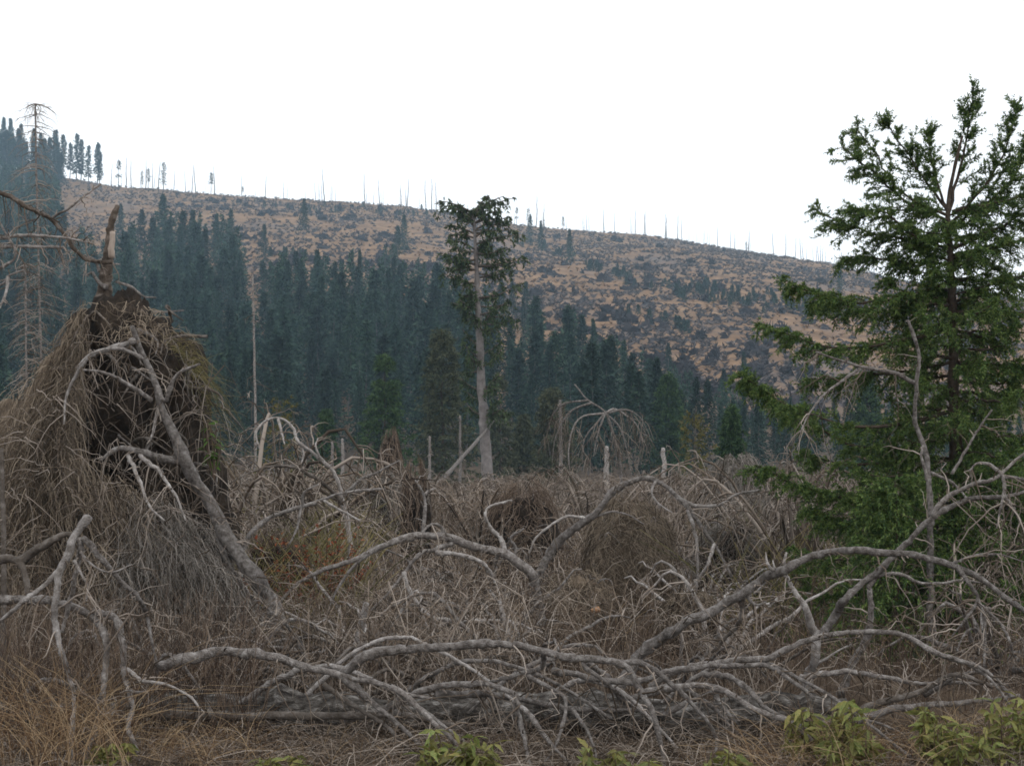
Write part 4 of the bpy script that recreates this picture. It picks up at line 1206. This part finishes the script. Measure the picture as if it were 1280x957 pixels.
# broken stem on top
S_ = [(128, 385), (132, 345), (136, 310), (138, 285), (143, 268), (147, 257)]
sp_ = np.array(S_, float)
v, q_, _, _ = limb(P(sp_[:, 0], sp_[:, 1], D + .2), .08, .022, rg, 34, 10, .04, .25, kink=.05)
so = MB().add(v, q_).build('broken_stem', M['bark_brown'], t)
v, q_, _, _ = limb(P(np.array([139.5, 140, 140.5]), np.array([322, 306, 290]), D + .11), .034, .03, rg, 10, 6, .1, .1)
MB().add(v, q_).build('splintered_wood', M['wood_raw'], so)
for pts_, w_ in [([(133, 360), (122, 350), (116, 340), (108, 344)], 8), ([(145, 352), (165, 360), (180, 371), (195, 372)], 4), ([(188, 392), (210, 390), (230, 388)], 4), ([(124, 340), (118, 325), (100, 318)], 5), ([(140, 330), (150, 330)], 3)]:
    pts_ = np.array(pts_, float)
    v, q_, _, _ = limb(P(pts_[:, 0], pts_[:, 1], D + .1), w_ / 2 * D / F, .008, rg, 12, 5)
    MB().add(v, q_).build('root', M['bark_grey'], t)
# thick torn roots sticking out of the earth face
for i in range(22):
    u0, v0 = rg.uniform(105, 260), rg.uniform(385, 600); a_ = rg.uniform(0, 6.28); L_ = rg.uniform(22, 60)
    uu = np.array([u0, u0 + math.cos(a_) * L_ * .5, u0 + math.cos(a_) * L_ * .9, u0 + math.cos(a_ + .4) * L_ * 1.1]); vv = np.array([v0, v0 + math.sin(a_) * L_ * .35, v0 + math.sin(a_) * L_ * .5 + 8, v0 + math.sin(a_) * L_ * .5 + 24])
    v, q_, _, _ = limb(P(uu, vv, np.array([14.45, 14.15, 13.95, 13.85])), rg.uniform(.014, .03), .006, rg, 14, 6)
    MB().add(v, q_).build('root', M[('bark_brown', 'bark_grey', 'bark_dark')[i % 3]], t)
# hanging curtains
cur = MB()
for top, bot, d0, d1, n, w_ in [
        ([(108, 376), (102, 380), (92, 396), (72, 432), (34, 470), (0, 492), (-60, 520)], [(70, 560), (62, 640), (60, 700), (40, 720), (0, 740), (-30, 740), (-90, 760)], 14.15, 13.5, 3000, .0034),
        
        ([(40, 600), (90, 555), (130, 590), (185, 615)], [(20, 800), (110, 810), (170, 800), (215, 790)], 13.7, 13.2, 2200, .0034),
        ([(120, 372), (160, 374), (190, 386), (215, 400)], [(125, 430), (165, 425), (190, 440), (225, 450)], 14.0, 13.8, 130, .0035)]:
    c = curtain(top, bot, d0, d1, n, rg, spread=20)
    v, q_ = strands(c, taper(n, 8, rg.uniform(.6, 1.4, n) * w_, w_ * .4), 2); cur.add(v, q_)
tag(cur.build('dry_grass_curtain', M['hair'], t), kind='stuff')
# dead twigs tangled over the whole plate
n = 900
uu = rg.uniform(-60, 320, n); vv = rg.uniform(0, 1, n) ** .8
top_ = np.interp(uu, [-60, 0, 70, 110, 180, 220, 262, 330], [530, 510, 440, 390, 400, 450, 550, 700]); vv = top_ + 10 + vv * (830 - top_)
keep = ~((uu > 95) & (uu < 275) & (vv < 600) & (rg.random(n) < .85)); uu, vv = uu[keep], vv[keep]; n = len(uu)
an = rg.uniform(0, 6.28, n); L_ = rg.uniform(15, 90, n); s_ = np.linspace(0, 1, 8)
pu = uu[:, None] + np.cos(an)[:, None] * L_[:, None] * s_ + rg.normal(0, 1.6, (n, 8)).cumsum(1)
pv_ = vv[:, None] + .6 * np.sin(an)[:, None] * L_[:, None] * s_ + L_[:, None] * .45 * s_ ** 2 + rg.normal(0, 1.6, (n, 8)).cumsum(1)
tw3 = P(pu, pv_, 13.5 + rg.uniform(-.5, .4, n)[:, None] + 0 * pu)
v, q_ = strands(tw3, taper(n, 8, rg.uniform(.0025, .008, n), .0015), 4)
c_, _ = grow(tw3, 2, .08, .3, rg, .2, 1, .6, 1, .5, 4); v2, q2 = strands(c_, taper(len(c_), 4, .0028, .0012), 3)
tag(MB().add(v, q_).add(v2, q2).build('tangled_twigs', M['twig_grey'], t), kind='stuff')
cur = MB()
for top, bot, d0, d1, n, w_ in [
        ([(165, 610), (200, 620), (235, 640), (262, 660)], [(175, 740), (205, 740), (240, 720), (285, 760)], 13.6, 13.1, 900, .0036),
        ([(205, 400), (230, 430), (255, 450), (272, 480), (285, 540)], [(215, 560), (240, 590), (265, 620), (285, 640), (300, 680)], 14.0, 13.6, 40, .0035),
        ([(150, 640), (200, 660), (250, 690), (300, 720)], [(150, 830), (200, 850), (260, 850), (340, 850)], 13.3, 12.8, 1300, .0036)]:
    c = curtain(top, bot, d0, d1, n, rg, spread=30)
    v, q_ = strands(c, taper(n, 8, rg.uniform(.5, 1.2, n) * w_, w_ * .4), 3); cur.add(v, q_)
tag(cur.build('hanging_roots', M['hair_grey'], t), kind='stuff')
cur = MB()
n = 220
e_ = rg.random(n)
ru_ = np.interp(e_, [0, .35, .7, 1], [205, 232, 255, 272]) + rg.normal(0, 4, n); rv_ = np.interp(e_, [0, .35, .7, 1], [425, 450, 500, 580]) + rg.normal(0, 5, n)
s_ = np.linspace(0, 1, 7); L_ = rg.uniform(20, 62, n); an = rg.normal(-.5, .55, n); fl = rg.uniform(.2, 1.3, n)
pu = ru_[:, None] + L_[:, None] * np.cos(an)[:, None] * s_; pv_ = rv_[:, None] + L_[:, None] * (np.sin(an)[:, None] * s_ + fl[:, None] * s_ ** 2)
v, q_ = strands(P(pu, pv_, 14.25 + rg.uniform(-.2, .2, n)[:, None] + 0 * pu), taper(n, 7, .0024, .001), 3); cur.add(v, q_)
tag(cur.build('grass_tuft', M['moss_grass'], t), kind='stuff')


def root_mound(name, uu, vtop, d, wpx, label, seed, soil='soil_tan', hair='hair', dens=1.0, hh=None, ry=.6, spikes=16, cat='root plate'):
    rg = np.random.default_rng(seed)
    b = gb(uu, d)
    zt = P(uu, vtop, d)[2]
    rx = wpx / 2 * d / F
    H = zt - b[2]
    t = thing(name, b, label, cat)
    c = np.array([b[0], b[1] + rx * ry, b[2] + H * .42])
    v, q_ = soil_mass(c, rx, rx * ry, H * .54, seed, 44, 30, .42, .7, holes=[(rg.uniform(-.4, .4), rg.uniform(-.2, .4), .4, .45), (rg.uniform(-.6, .6), rg.uniform(-.4, .4), .3, .35)])
    MB().add(v, q_).build('soil', M[soil], t)
    n = int(1150 * dens * max(.4, wpx / 90))
    az = rg.uniform(0, 2 * math.pi, n); e0 = rg.uniform(.1, 1.45, n); e1 = e0 - rg.uniform(.2, .85, n)
    s = np.linspace(0, 1, 7)
    el = e0[:, None] + (e1 - e0)[:, None] * s
    out = 1.04 + .15 * s[None] + rg.normal(0, .09, n)[:, None] + .22 * vnoise(np.stack([np.cos(az) * 2.2, np.sin(az) * 2.2, e0 * 1.5], -1), seed)[:, None]
    hz = np.clip(np.cos(np.clip(el, 0, 1.57)) ** .75, .03, 1) * out
    aa = az[:, None] + rg.normal(0, .13, (n, 7)).cumsum(1)
    st = np.stack([c[0] + np.cos(aa) * hz * rx, c[1] + np.sin(aa) * hz * rx * ry, c[2] + np.sin(el) * H * (.68 + .12 * vnoise(np.stack([np.cos(az) * 2.5, np.sin(az) * 2.5, 0 * az], -1), seed + 1))[:, None] * (1 + .04 * rg.normal(0, 1, (n, 7)))], -1)
    wv = .5 * d / F
    v, q_ = strands(st, taper(n, 7, rg.uniform(.4, 1.1, n) * wv * .85, wv * .3), 2)
    c_, _ = grow(st[::3], 2, rx * .1, rx * .5, rg, .1, 1, .3, 1, .6, 5)
    v2, q2 = strands(c_, taper(len(c_), 5, wv * .55, wv * .25), 2)
    tag(MB().add(v, q_).add(v2, q2).build('dry_grass_curtain', M[hair], t), kind='stuff')
    for i in range(spikes):
        a = rg.uniform(0, math.pi * 2); e = rg.uniform(.1, 1.3)
        p0 = c + np.array([math.cos(a) * math.cos(e) * rx * .8, math.sin(a) * math.cos(e) * rx * ry * .8, math.sin(e) * H * .5])
        dr = nrm(p0 - c + rg.normal(0, .15, 3)); L = rx * rg.uniform(.5, 1.2)
        pts_ = [p0, p0 + dr * L * .4 + rg.normal(0, .05, 3), p0 + dr * L * .8 - np.array([0, 0, L * .2]), p0 + dr * L - np.array([0, 0, L * .55])]
        v, q_, _, _ = limb(pts_, wv * 2.2, wv * .7, rg, 12, 5)
        MB().add(v, q_).build('root', M['bark_grey'], t)
    return t


root_mound('root_mound', 790, 640, 19, 105, 'tall rounded mound of roots hung with tan dry grass under the dark bough', 301, dens=1.6)
stub_mound = root_mound('root_mound', 722, 726, 15.6, 84, 'low tan root mound with a broken orange stub beside the bent trunk', 302, dens=1.1)
v, q_, _, _ = limb(P(np.array([740, 745, 749]), np.array([764, 762, 761]), 14.9), .03, .035, np.random.default_rng(1), 8, 7, .1, .1)
MB().add(v, q_).build('broken_stub', M['stub_wood'], stub_mound)
root_mound('root_mound', 655, 618, 24, 74, 'dark root plate with reddish soil behind the bent tree', 303, soil='soil', hair='twig_brown', dens=.7, spikes=14)
root_mound('pointed_stump', 485, 556, 36, 32, 'pointed dark brown root stump before the green conical spruce', 304, soil='soil', hair='twig_brown', dens=1, spikes=6)
root_mound('root_mound', 470, 600, 34, 70, 'wide grey root mound at the foot of the pointed stump', 305, soil='soil', hair='hair_grey', dens=1, spikes=6)
root_mound('root_mound', 518, 592, 26, 34, 'upright dark root plate with a pale forked branch beside it', 306, soil='soil', hair='twig_brown', dens=.8, spikes=8)
root_mound('root_mound', 915, 664, 20, 76, 'dark hollow root plate behind the great arched bough', 307, soil='soil', hair='hair_grey', dens=.7, spikes=12)
root_mound('root_mound', 335, 688, 17, 84, 'dark mossy brown root mound behind the leaning trunk', 308, soil='soil', hair='bramble', dens=.8, spikes=8)
root_mound('root_mound', 865, 752, 14.5, 76, 'low brown root mound with a dark hole below the arched bough', 309, soil='soil', hair='hair', dens=1, spikes=8)
root_mound('root_mound', 925, 585, 30, 70, 'steep heap of fine drooping grey twigs before the bright green young spruce', 310, soil='soil_tan', hair='hair_grey', dens=2.2, spikes=10)
root_mound('root_mound', 985, 640, 24, 60, 'grey twiggy mound beside the drooping spruce bough', 311, soil='soil_tan', hair='hair_grey', dens=1.5, spikes=8)
W = Wreck('forked_branch', gb(530, 25.5), 'short whitish forked branch standing on the upright dark root plate', 'branch', 'bark_pale', 'twig_pale', 131)
W.limb('a', [(526, 690), (531, 640), (531, 625), (527, 612), (519, 600)], 6, 3, 25.5, 25.5, tw=.2)
W.limb('b', [(531, 618), (538, 612), (545, 610)], 4, 2, None, 25.5, 'a', tw=.2)
W.done()

# dead crowns strewn over the valley floor
MOUNDS = [(790, 19, 62), (722, 15.6, 48), (655, 24, 42), (485, 34, 45), (518, 26, 24), (915, 20, 42), (335, 17, 46), (865, 14.5, 42), (925, 30, 42), (985, 24, 36)]
rg = np.random.default_rng(400)


def crown_mesh(rg, n=16, H=1.3):
    s = np.linspace(0, 1, 9)
    az = rg.uniform(0, 6.28, n); L = rg.uniform(.7, 1.7, n); hp = rg.uniform(.5, 1.15, n) * H
    r = L[:, None] * s
    zz = hp[:, None] * np.sin(s * rg.uniform(1.7, 2.9, n)[:, None]) ** 1
    p = np.stack([np.cos(az)[:, None] * r, np.sin(az)[:, None] * r, zz], -1) + rg.normal(0, .03, (n, 9, 3)).cumsum(1) * .7
    mb = MB()
    v, q_ = strands(p, taper(n, 9, rg.uniform(.014, .036, n), .005), 5); mb.add(v, q_)
    c, _ = grow(p, 9, .25, .8, rg, .2, 1, .6, 1, .5, 6); v, q_ = strands(c, taper(len(c), 6, .008, .003), 3); mb.add(v, q_)
    c2, _ = grow(c, 4, .12, .4, rg, .2, 1, .6, 1, .6, 4); v, q_ = strands(c2, taper(len(c2), 4, .005, .002), 3); mb.add(v, q_)
    return mb


cm = [crown_mesh(rg).mesh('dead_treetop', M[('twig_grey', 'brush', 'twig_grey', 'brush')[i % 4]]) for i in range(6)]


def heap(uu, d_):
    a = 'arching bare dead treetop near the low sweeping boughs, ' if d_ < 19 else 'tangled grey dead treetop among the root mounds, ' if d_ < 34 else 'low grey dead treetop far out on the windthrow, '
    for lim, txt in ((300, 'beyond the big root plate'), (430, 'by the hooped pale branch'), (560, 'below the conical green spruce'), (690, 'below the tall bare trunk'), (830, 'by the tan grass mound'), (960, 'behind the great arched bough'), (9e9, 'round the foot of the green spruce')):
        if uu < lim:
            return a + txt


cnt = 0
for i in range(400):
    d_ = math.sqrt(rg.uniform(12.5 ** 2, 62 ** 2)); uu = rg.uniform(-60, 1340)
    if d_ < 16 and (uu < 330 or rg.random() < .6) or any(abs(uu - mu) < mw + 1100 / d_ and md * .6 < d_ < md + 1 for mu, md, mw in MOUNDS):
        continue
    p = P(uu, 600, d_)
    lim = .8 if d_ < 20 else 1.0
    place('dead_treetop', cm[i % 6], p[0], d_, rg.uniform(.6, 1.1) * lim, heap(uu, d_), 'dead branches', 'dead treetops strewn on the valley floor', tilt=.15)
    cnt += 1
    if cnt >= 150:
        break
# thicker limbs strewn in front, among the root mounds
bm_ = []
for i in range(5):
    n = 9; s_ = np.linspace(0, 1, 12); az = rg.uniform(0, 6.28, n); L_ = rg.uniform(.7, 1.9, n); hp = rg.uniform(.35, 1.0, n)
    p = np.stack([np.cos(az)[:, None] * L_[:, None] * s_, np.sin(az)[:, None] * L_[:, None] * s_, hp[:, None] * np.sin(s_ * rg.uniform(1.5, 2.9, n)[:, None])], -1) + rg.normal(0, .025, (n, 12, 3)).cumsum(1)
    mb = MB(); v, q_ = strands(p, taper(n, 12, rg.uniform(.02, .042, n), .008), 7); mb.add(v, q_)
    c, _ = grow(p, 7, .2, .8, rg, .2, 1, .7, 1, .4, 7); v, q_ = strands(c, taper(len(c), 7, .011, .003), 4); mb.add(v, q_, m=1)
    c2, _ = grow(c, 4, .1, .4, rg, .2, 1, .6, 1, .5, 5); v, q_ = strands(c2, taper(len(c2), 5, .0045, .0015), 3); mb.add(v, q_, m=1)
    bm_.append(mb.mesh('dead_bough_heap', [M[('bark_grey', 'bark_pale', 'bark_dark', 'bark_grey', 'bark_grey')[i]], M['twig_grey']]))
for i, (uu, d_) in enumerate([(410, 12.2), (480, 13.5), (560, 12.0), (610, 14.2), (650, 12.6), (850, 12.3), (900, 14.2), (945, 13.0), (470, 16.5), (540, 17.5), (600, 18.5), (880, 17.5), (960, 17.0), (1240, 12.8), (250, 12.0), (190, 12.4), (60, 12.2), (330, 12.8), (435, 19), (520, 20.5), (640, 21), (850, 21.5), (1010, 19)]):
    p = P(uu, 700, d_)
    tx = min([(abs(uu - a_), t_) for a_, t_ in ((60, 'under the big root plate'), (260, 'at the foot of the leaning dead tree'), (430, 'behind the upright pale stub'), (545, 'below the crooked whitish branch'), (640, 'by the bent arching tree'), (740, 'before the tan grass mound'), (860, 'behind the great arched bough'), (960, 'beside the forked bough'), (1100, 'under the low dark green spruce'), (1240, 'under the end of the arched bough'))])[1]
    place('dead_bough_heap', bm_[i % 5], p[0], d_, rg.uniform(.6, 1.0), ('low' if d_ < 13.3 else 'spreading' if d_ < 17.2 else 'distant') + ' heap of thick bare grey boughs ' + tx, 'dead branches', 'bough heaps among the root mounds', tilt=.12)
for uu, vt, d_ in [(310, 560, 22), (345, 575, 24), (395, 590, 26), (270, 600, 19), (960, 600, 22), (1000, 610, 20), (1250, 640, 18), (1180, 700, 15), (60, 560, 20), (740, 600, 30), (690, 605, 34)]:
    p = P(uu, vt, d_); g = gz(p[0], d_)
    place('dead_treetop', cm[int(uu) % 6], p[0], d_, max(.8, (p[2] - g) / 1.25), heap(uu, d_), 'dead branches', 'dead treetops strewn on the valley floor', tilt=.1)

# fine brushwood, brambles, dry grass: nobody could count them
rg = np.random.default_rng(500)


def field(n, dlo, dhi, ulo, uhi, p=1.0):
    d_ = (rg.uniform(dlo ** p, dhi ** p, n)) ** (1 / p); uu = rg.uniform(ulo, uhi, n)
    xx = (uu - 640) / F * d_
    return np.stack([xx, d_, ground(xx, d_)], -1), uu


def arcs(b, hmin, hmax, lmin, lmax, S=7):
    n = len(b)
    s = np.linspace(0, 1, S)
    az = rg.uniform(0, 6.28, n); L = rg.uniform(lmin, lmax, n); hp = rg.uniform(hmin, hmax, n); ph = rg.uniform(1.3, 2.9, n)
    p = np.stack([np.cos(az)[:, None] * L[:, None] * s, np.sin(az)[:, None] * L[:, None] * s, hp[:, None] * np.sin(s * ph[:, None])], -1)
    p += rg.normal(0, .05, p.shape).cumsum(1) * L[:, None, None] * .35
    return b[:, None] + p




def clear(b, uu, keep):
    ok = np.ones(len(b), bool)
    for mu, md, mw in MOUNDS:
        ok &= ~((np.abs(uu - mu) < mw) & (b[:, 1] < md + 1) & (b[:, 1] > md * .62))
    return ok | (rg.random(len(b)) < keep)


mb = MB()
for n, lo, hi, w0 in ((3500, 10.9, 16, .0044), (5600, 16, 32, .0075), (5500, 32, 85, .015)):
    b, uu = field(n, lo, hi, -90, 1370, 1.6)
    k_ = ((uu < 960) | (b[:, 1] > 17) | (rg.random(n) < .12)) & clear(b, uu, .12)
    b = b[k_]; n = len(b)
    b[:, 2] -= .05
    a = arcs(b, .2, .95 if hi < 20 else 1.25, .3, 1.5, 5)
    hm_ = np.clip(.75 + 1.1 * fbm(b / 3.5, 2, 12), .25, 1.3)
    a[:, :, 2] = b[:, 2:3] + (a[:, :, 2] - b[:, 2:3]) * hm_[:, None]
    v, q_ = strands(a, taper(n, 5, w0 * rg.uniform(.5, 1.5, n), w0 * .3), 2 if lo > 30 else 3); mb.add(v, q_)
    c, _ = grow(a, 3 if lo < 16 else 2, .15, .6, rg, .2, 1, .6, 1, .4, 3)
    v, q_ = strands(c, taper(len(c), 3, w0 * .5, w0 * .25), 2 if lo > 30 else 3); mb.add(v, q_)
for n, lo, hi, w0, hx_ in ((2600, 8.9, 10.6, .003, .2),):
    b, uu = field(n, lo, hi, -90, 1370, 1.6)
    a = arcs(b, .03, hx_, .15, .8, 5)
    v, q_ = strands(a, taper(n, 5, w0 * rg.uniform(.5, 1.8, n), w0 * .3), 3); mb.add(v, q_)
    c, _ = grow(a, 2, .1, .35, rg, .2, 1, .6, 1, .4, 3)
    v, q_ = strands(c, taper(len(c), 3, w0 * .5, w0 * .25), 3); mb.add(v, q_)
tag(mb.build('brushwood', M['brush']), 'tangle of grey bare brushwood covering the windthrown valley floor', 'brushwood', kind='stuff')
mb = MB()
for n, lo, hi, ulo, uhi, hmax, w0 in ((1100, 9.8, 13, -60, 330, 1.1, .0035), (1900, 11, 15, 330, 1340, .55, .0035), (2700, 14, 40, -60, 1340, .9, .008), (1000, 40, 80, 300, 1000, 1.2, .016)):
    b, uu = field(n, lo, hi, ulo, uhi, 1.5)
    s = np.linspace(0, 1, 4); H = rg.uniform(.3, 1, n) * hmax
    le = rg.normal(0, .28, (n, 2))
    p = b[:, None] + np.stack([le[:, 0:1] * H[:, None] * s ** 1.5, le[:, 1:2] * H[:, None] * s ** 1.5, H[:, None] * s], -1) + rg.normal(0, .016, (n, 4, 3)).cumsum(1)
    v, q_ = strands(p, taper(n, 4, w0, w0 * .4), 3); mb.add(v, q_)
    c, _ = grow(p, 2, .08, .3, rg, .4, 1, 1, .6, .1, 3)
    v, q_ = strands(c, taper(len(c), 3, w0 * .5, w0 * .3), 3); mb.add(v, q_)
tag(mb.build('bramble_stalks', M['bramble']), 'red-brown upright bramble stalks filling gaps between the branches', 'stalks', kind='stuff')
mb = MB()
for n, lo, hi, ulo, uhi, hmax, w0 in ((700, 9.0, 10.2, -60, 170, 1.0, .0028), (500, 9.0, 10.4, 170, 330, .4, .003), (1100, 9.0, 10.3, 930, 1340, .5, .003), (350, 9.0, 10.2, 330, 930, .25, .003), (4200, 13, 32, -60, 1340, .6, .005), (2500, 32, 80, 200, 1100, .7, .014)):
    b, uu = field(n, lo, hi, ulo, uhi, 1.5)
    k_ = vnoise(b * (2.2 if hi < 11 else .5), 31) > -.15
    b = b[k_]; n = len(b)
    s = np.linspace(0, 1, 5); H = rg.uniform(.4, 1, n) * hmax
    le = rg.normal(0, .6, (n, 2))
    p = b[:, None] + np.stack([le[:, 0:1] * H[:, None] * s ** 2, le[:, 1:2] * H[:, None] * s ** 2, H[:, None] * (s - .35 * s ** 3 * np.abs(le[:, 0:1]))], -1)
    v, q_ = strands(p, taper(n, 5, w0, w0 * .2), 2); mb.add(v, q_)
tag(mb.build('dry_grass', M['straw']), 'straw-coloured dry grass at the near edge and between the debris', 'grass', kind='stuff')
mb = MB()
b, uu = field(4200, 15, 40, 290, 450, 1.2); b2, _ = field(900, 16, 30, 900, 1080, 1.2); b = np.vstack([b, b2])
s = np.linspace(0, 1, 5); n = len(b); H = rg.uniform(.3, 1.3, n); le = rg.normal(0, .4, (n, 2))
p = b[:, None] + np.stack([le[:, 0:1] * H[:, None] * s ** 2, le[:, 1:2] * H[:, None] * s ** 2, H[:, None] * s], -1)
v, q_ = strands(p, taper(n, 5, .008, .003), 2); mb.add(v, q_)
tag(mb.build('olive_undergrowth', M['moss_grass']), 'olive-green undergrowth behind the leaning trunk', 'undergrowth', kind='stuff')

# a small reddish bush
rg = np.random.default_rng(600)
for uu, vt, d_, wd_, lab in [(400, 650, 16.5, .8, 'rust-red leafy bush behind the arching tree boughs'), (310, 720, 16, .35, 'small orange-brown bush beside the mossy root mound')]:
    b = gb(uu, d_); zt = P(uu, vt, d_)[2]
    t = thing('red_bush', b, lab, 'bush')
    n = 40; s = np.linspace(0, 1, 6); H = (zt - b[2]) * rg.uniform(.5, 1, n); le = rg.normal(0, .3, (n, 2)) * wd_
    p = np.array(b) + np.stack([le[:, 0:1] * s * 1.6, le[:, 1:2] * s * 1.6, H[:, None] * s], -1)
    v, q_ = strands(p, taper(n, 6, .006, .003), 3)
    tag(MB().add(v, q_).build('stems', M['bramble'], t), kind='stuff')
    nv, ntri = needles(p, 26, .055, .035, rg, .3, .4)
    MB().add(nv, None, ntri).build('foliage', M['red_leaf'], t)

# ------------------------------------------------------------------ leafy shoots at the near edge
def leaf_mesh(k):
    """a pointed leaf folded along its rib, toothed outline"""
    n = 7
    yv = np.linspace(0, 1, n); wv = np.array([.0, .09, .14, .13, .1, .05, 0])
    wv = wv * (1 + .18 * np.array([0, 1, -1, 1, -1, 1, 0]))
    zc = -.25 * yv ** 2 * (1 + .3 * k)
    L = np.stack([-wv, yv, zc + .35 * wv], -1); C = np.stack([0 * yv, yv, zc], -1); R_ = np.stack([wv, yv, zc + .35 * wv], -1)
    v = np.vstack([L, C, R_]); i = np.arange(n - 1)
    q = np.vstack([np.stack([i, i + n, i + n + 1, i + 1], -1), np.stack([i + n, i + 2 * n, i + 2 * n + 1, i + n + 1], -1)])
    return MB().add(v, q)


rg = np.random.default_rng(700)
leafs = [leaf_mesh(k).mesh('leaf', M['leaf']) for k in range(3)]
leafb = [leaf_mesh(k).mesh('leaf', M['leaf_bright']) for k in range(2)]


def shoots(uu, vt, d_, wpx, ns, nl0, label, size=.09, b=None, lm=None):
    lm = lm or leafs
    nl = int(nl0 * 2.4)
    ns = ns + 2
    size = size * 1.2
    wpx *= 1.4
    ns += 7
    nl = int(nl * 1.1)
    b = b or gb(uu, d_)
    t = thing('leafy_shoot', b, label, 'plant')
    zt = P(uu, vt - 6, d_)[2]
    for i in range(ns):
        a = rg.uniform(0, 6.28); r = wpx / 2 * d_ / F * math.sqrt((i + .5) / ns)
        top = np.array([b[0] + math.cos(a) * r, b[1] + math.sin(a) * r * .6, b[2] + (zt - b[2]) * rg.uniform(.45, 1.05)])
        b_ = np.array(b) + (np.array([math.cos(a), math.sin(a) * .6, 0]) * r * .8 if lm is leafs else 0)
        p = spline([b_, (b_ + top) / 2 + np.array([rg.normal(0, .04), 0, .05]), top], 8)
        v, q_ = strands(p[None], taper(1, 8, .005, .002), 4)
        s_ = MB().add(v, q_).build('stem', M['bramble'], t)
        for j in range(nl):
            f = rg.uniform(.35, 1); k = int(f * 7)
            o = bpy.data.objects.new('leaf', lm[(i + j) % len(lm)])
            COL.objects.link(o); o.parent = s_
            o.location = tuple(p[k] - np.array(b))
            o.rotation_euler = (rg.normal(-.35, .55), rg.normal(0, .6), rg.uniform(0, 6.28))
            sz = size * rg.uniform(.6, 1.2); o.scale = (sz, sz, sz)
    return t


shoots(565, 918, 9.1, 78, 7, 7, 'yellow-green leafy shoot before the big grey fallen trunk', .1)
shoots(1030, 868, 9.6, 66, 9, 8, 'tallest yellow-green leafy shoot standing under the broken pale stub', .1)
shoots(1060, 905, 9.3, 70, 6, 6, 'ochre-green leafy shoot beside the tallest leafy shoot', .09)
shoots(1175, 876, 9.6, 60, 7, 7, 'green leafy shoot below the low dark curved bough', .09)
shoots(1262, 868, 9.6, 70, 8, 7, 'ochre leafy shoot among straw at the foot of the arched bough', .09)
shoots(1215, 905, 9.3, 80, 7, 6, 'low yellowing leafy shoot in straw between two taller ones', .09)
shoots(768, 936, 9.0, 80, 6, 6, 'low green leafy shoot under the end of the longest bough', .09)
shoots(905, 938, 9.0, 70, 6, 6, 'low green leafy shoot with an orange leaf before the trunk end', .09)
shoots(352, 950, 9.0, 60, 5, 5, 'small fresh green leaves at the foot of the dark log branch', .08)
shoots(135, 925, 9.2, 50, 5, 5, 'ochre leaf cluster at the foot of the hooked grey branch', .08)
bb = P(268, 600, 13.6)
shoots(284, 525, 13.6, 22, 1, 2, 'bright green sprig growing out of the root plate side', .085, tuple(bb), leafb)

# ------------------------------------------------------------------ haze
hx, hy0, hy1, z0, z1 = 1262, -92, 1312, -3.0, 236.0
v = [(-hx, hy0, z0), (hx, hy0, z0), (hx, hy1, z0), (-hx, hy1, z0), (-hx, hy0, z1), (hx, hy0, z1), (hx, hy1, z1), (-hx, hy1, z1)]
q = [(0, 3, 2, 1), (4, 5, 6, 7), (0, 1, 5, 4), (1, 2, 6, 5), (2, 3, 7, 6), (3, 0, 4, 7)]
hm = bpy.data.materials.new('haze'); hm.use_nodes = True
hn = hm.node_tree.nodes; hn.remove(hn['Principled BSDF'])
pv = hn.new('ShaderNodeVolumePrincipled')
pv.inputs['Color'].default_value = (.55, .79, 1, 1)
pv.inputs['Density'].default_value = 0.00031
hm.node_tree.links.new(pv.outputs[0], hn['Material Output'].inputs['Volume'])
hz = MB().add(np.array(v, float), q).build('haze', hm, smooth=False)
tag(hz, 'thin pale haze in the valley air', kind='stuff')
print('TRIS', sum(sum(len(p.vertices) - 2 for p in m.polygons) if len(m.polygons) < 50 else len(m.loops) - 2 * len(m.polygons) for m in bpy.data.meshes), 'OBJS', len(bpy.data.objects))
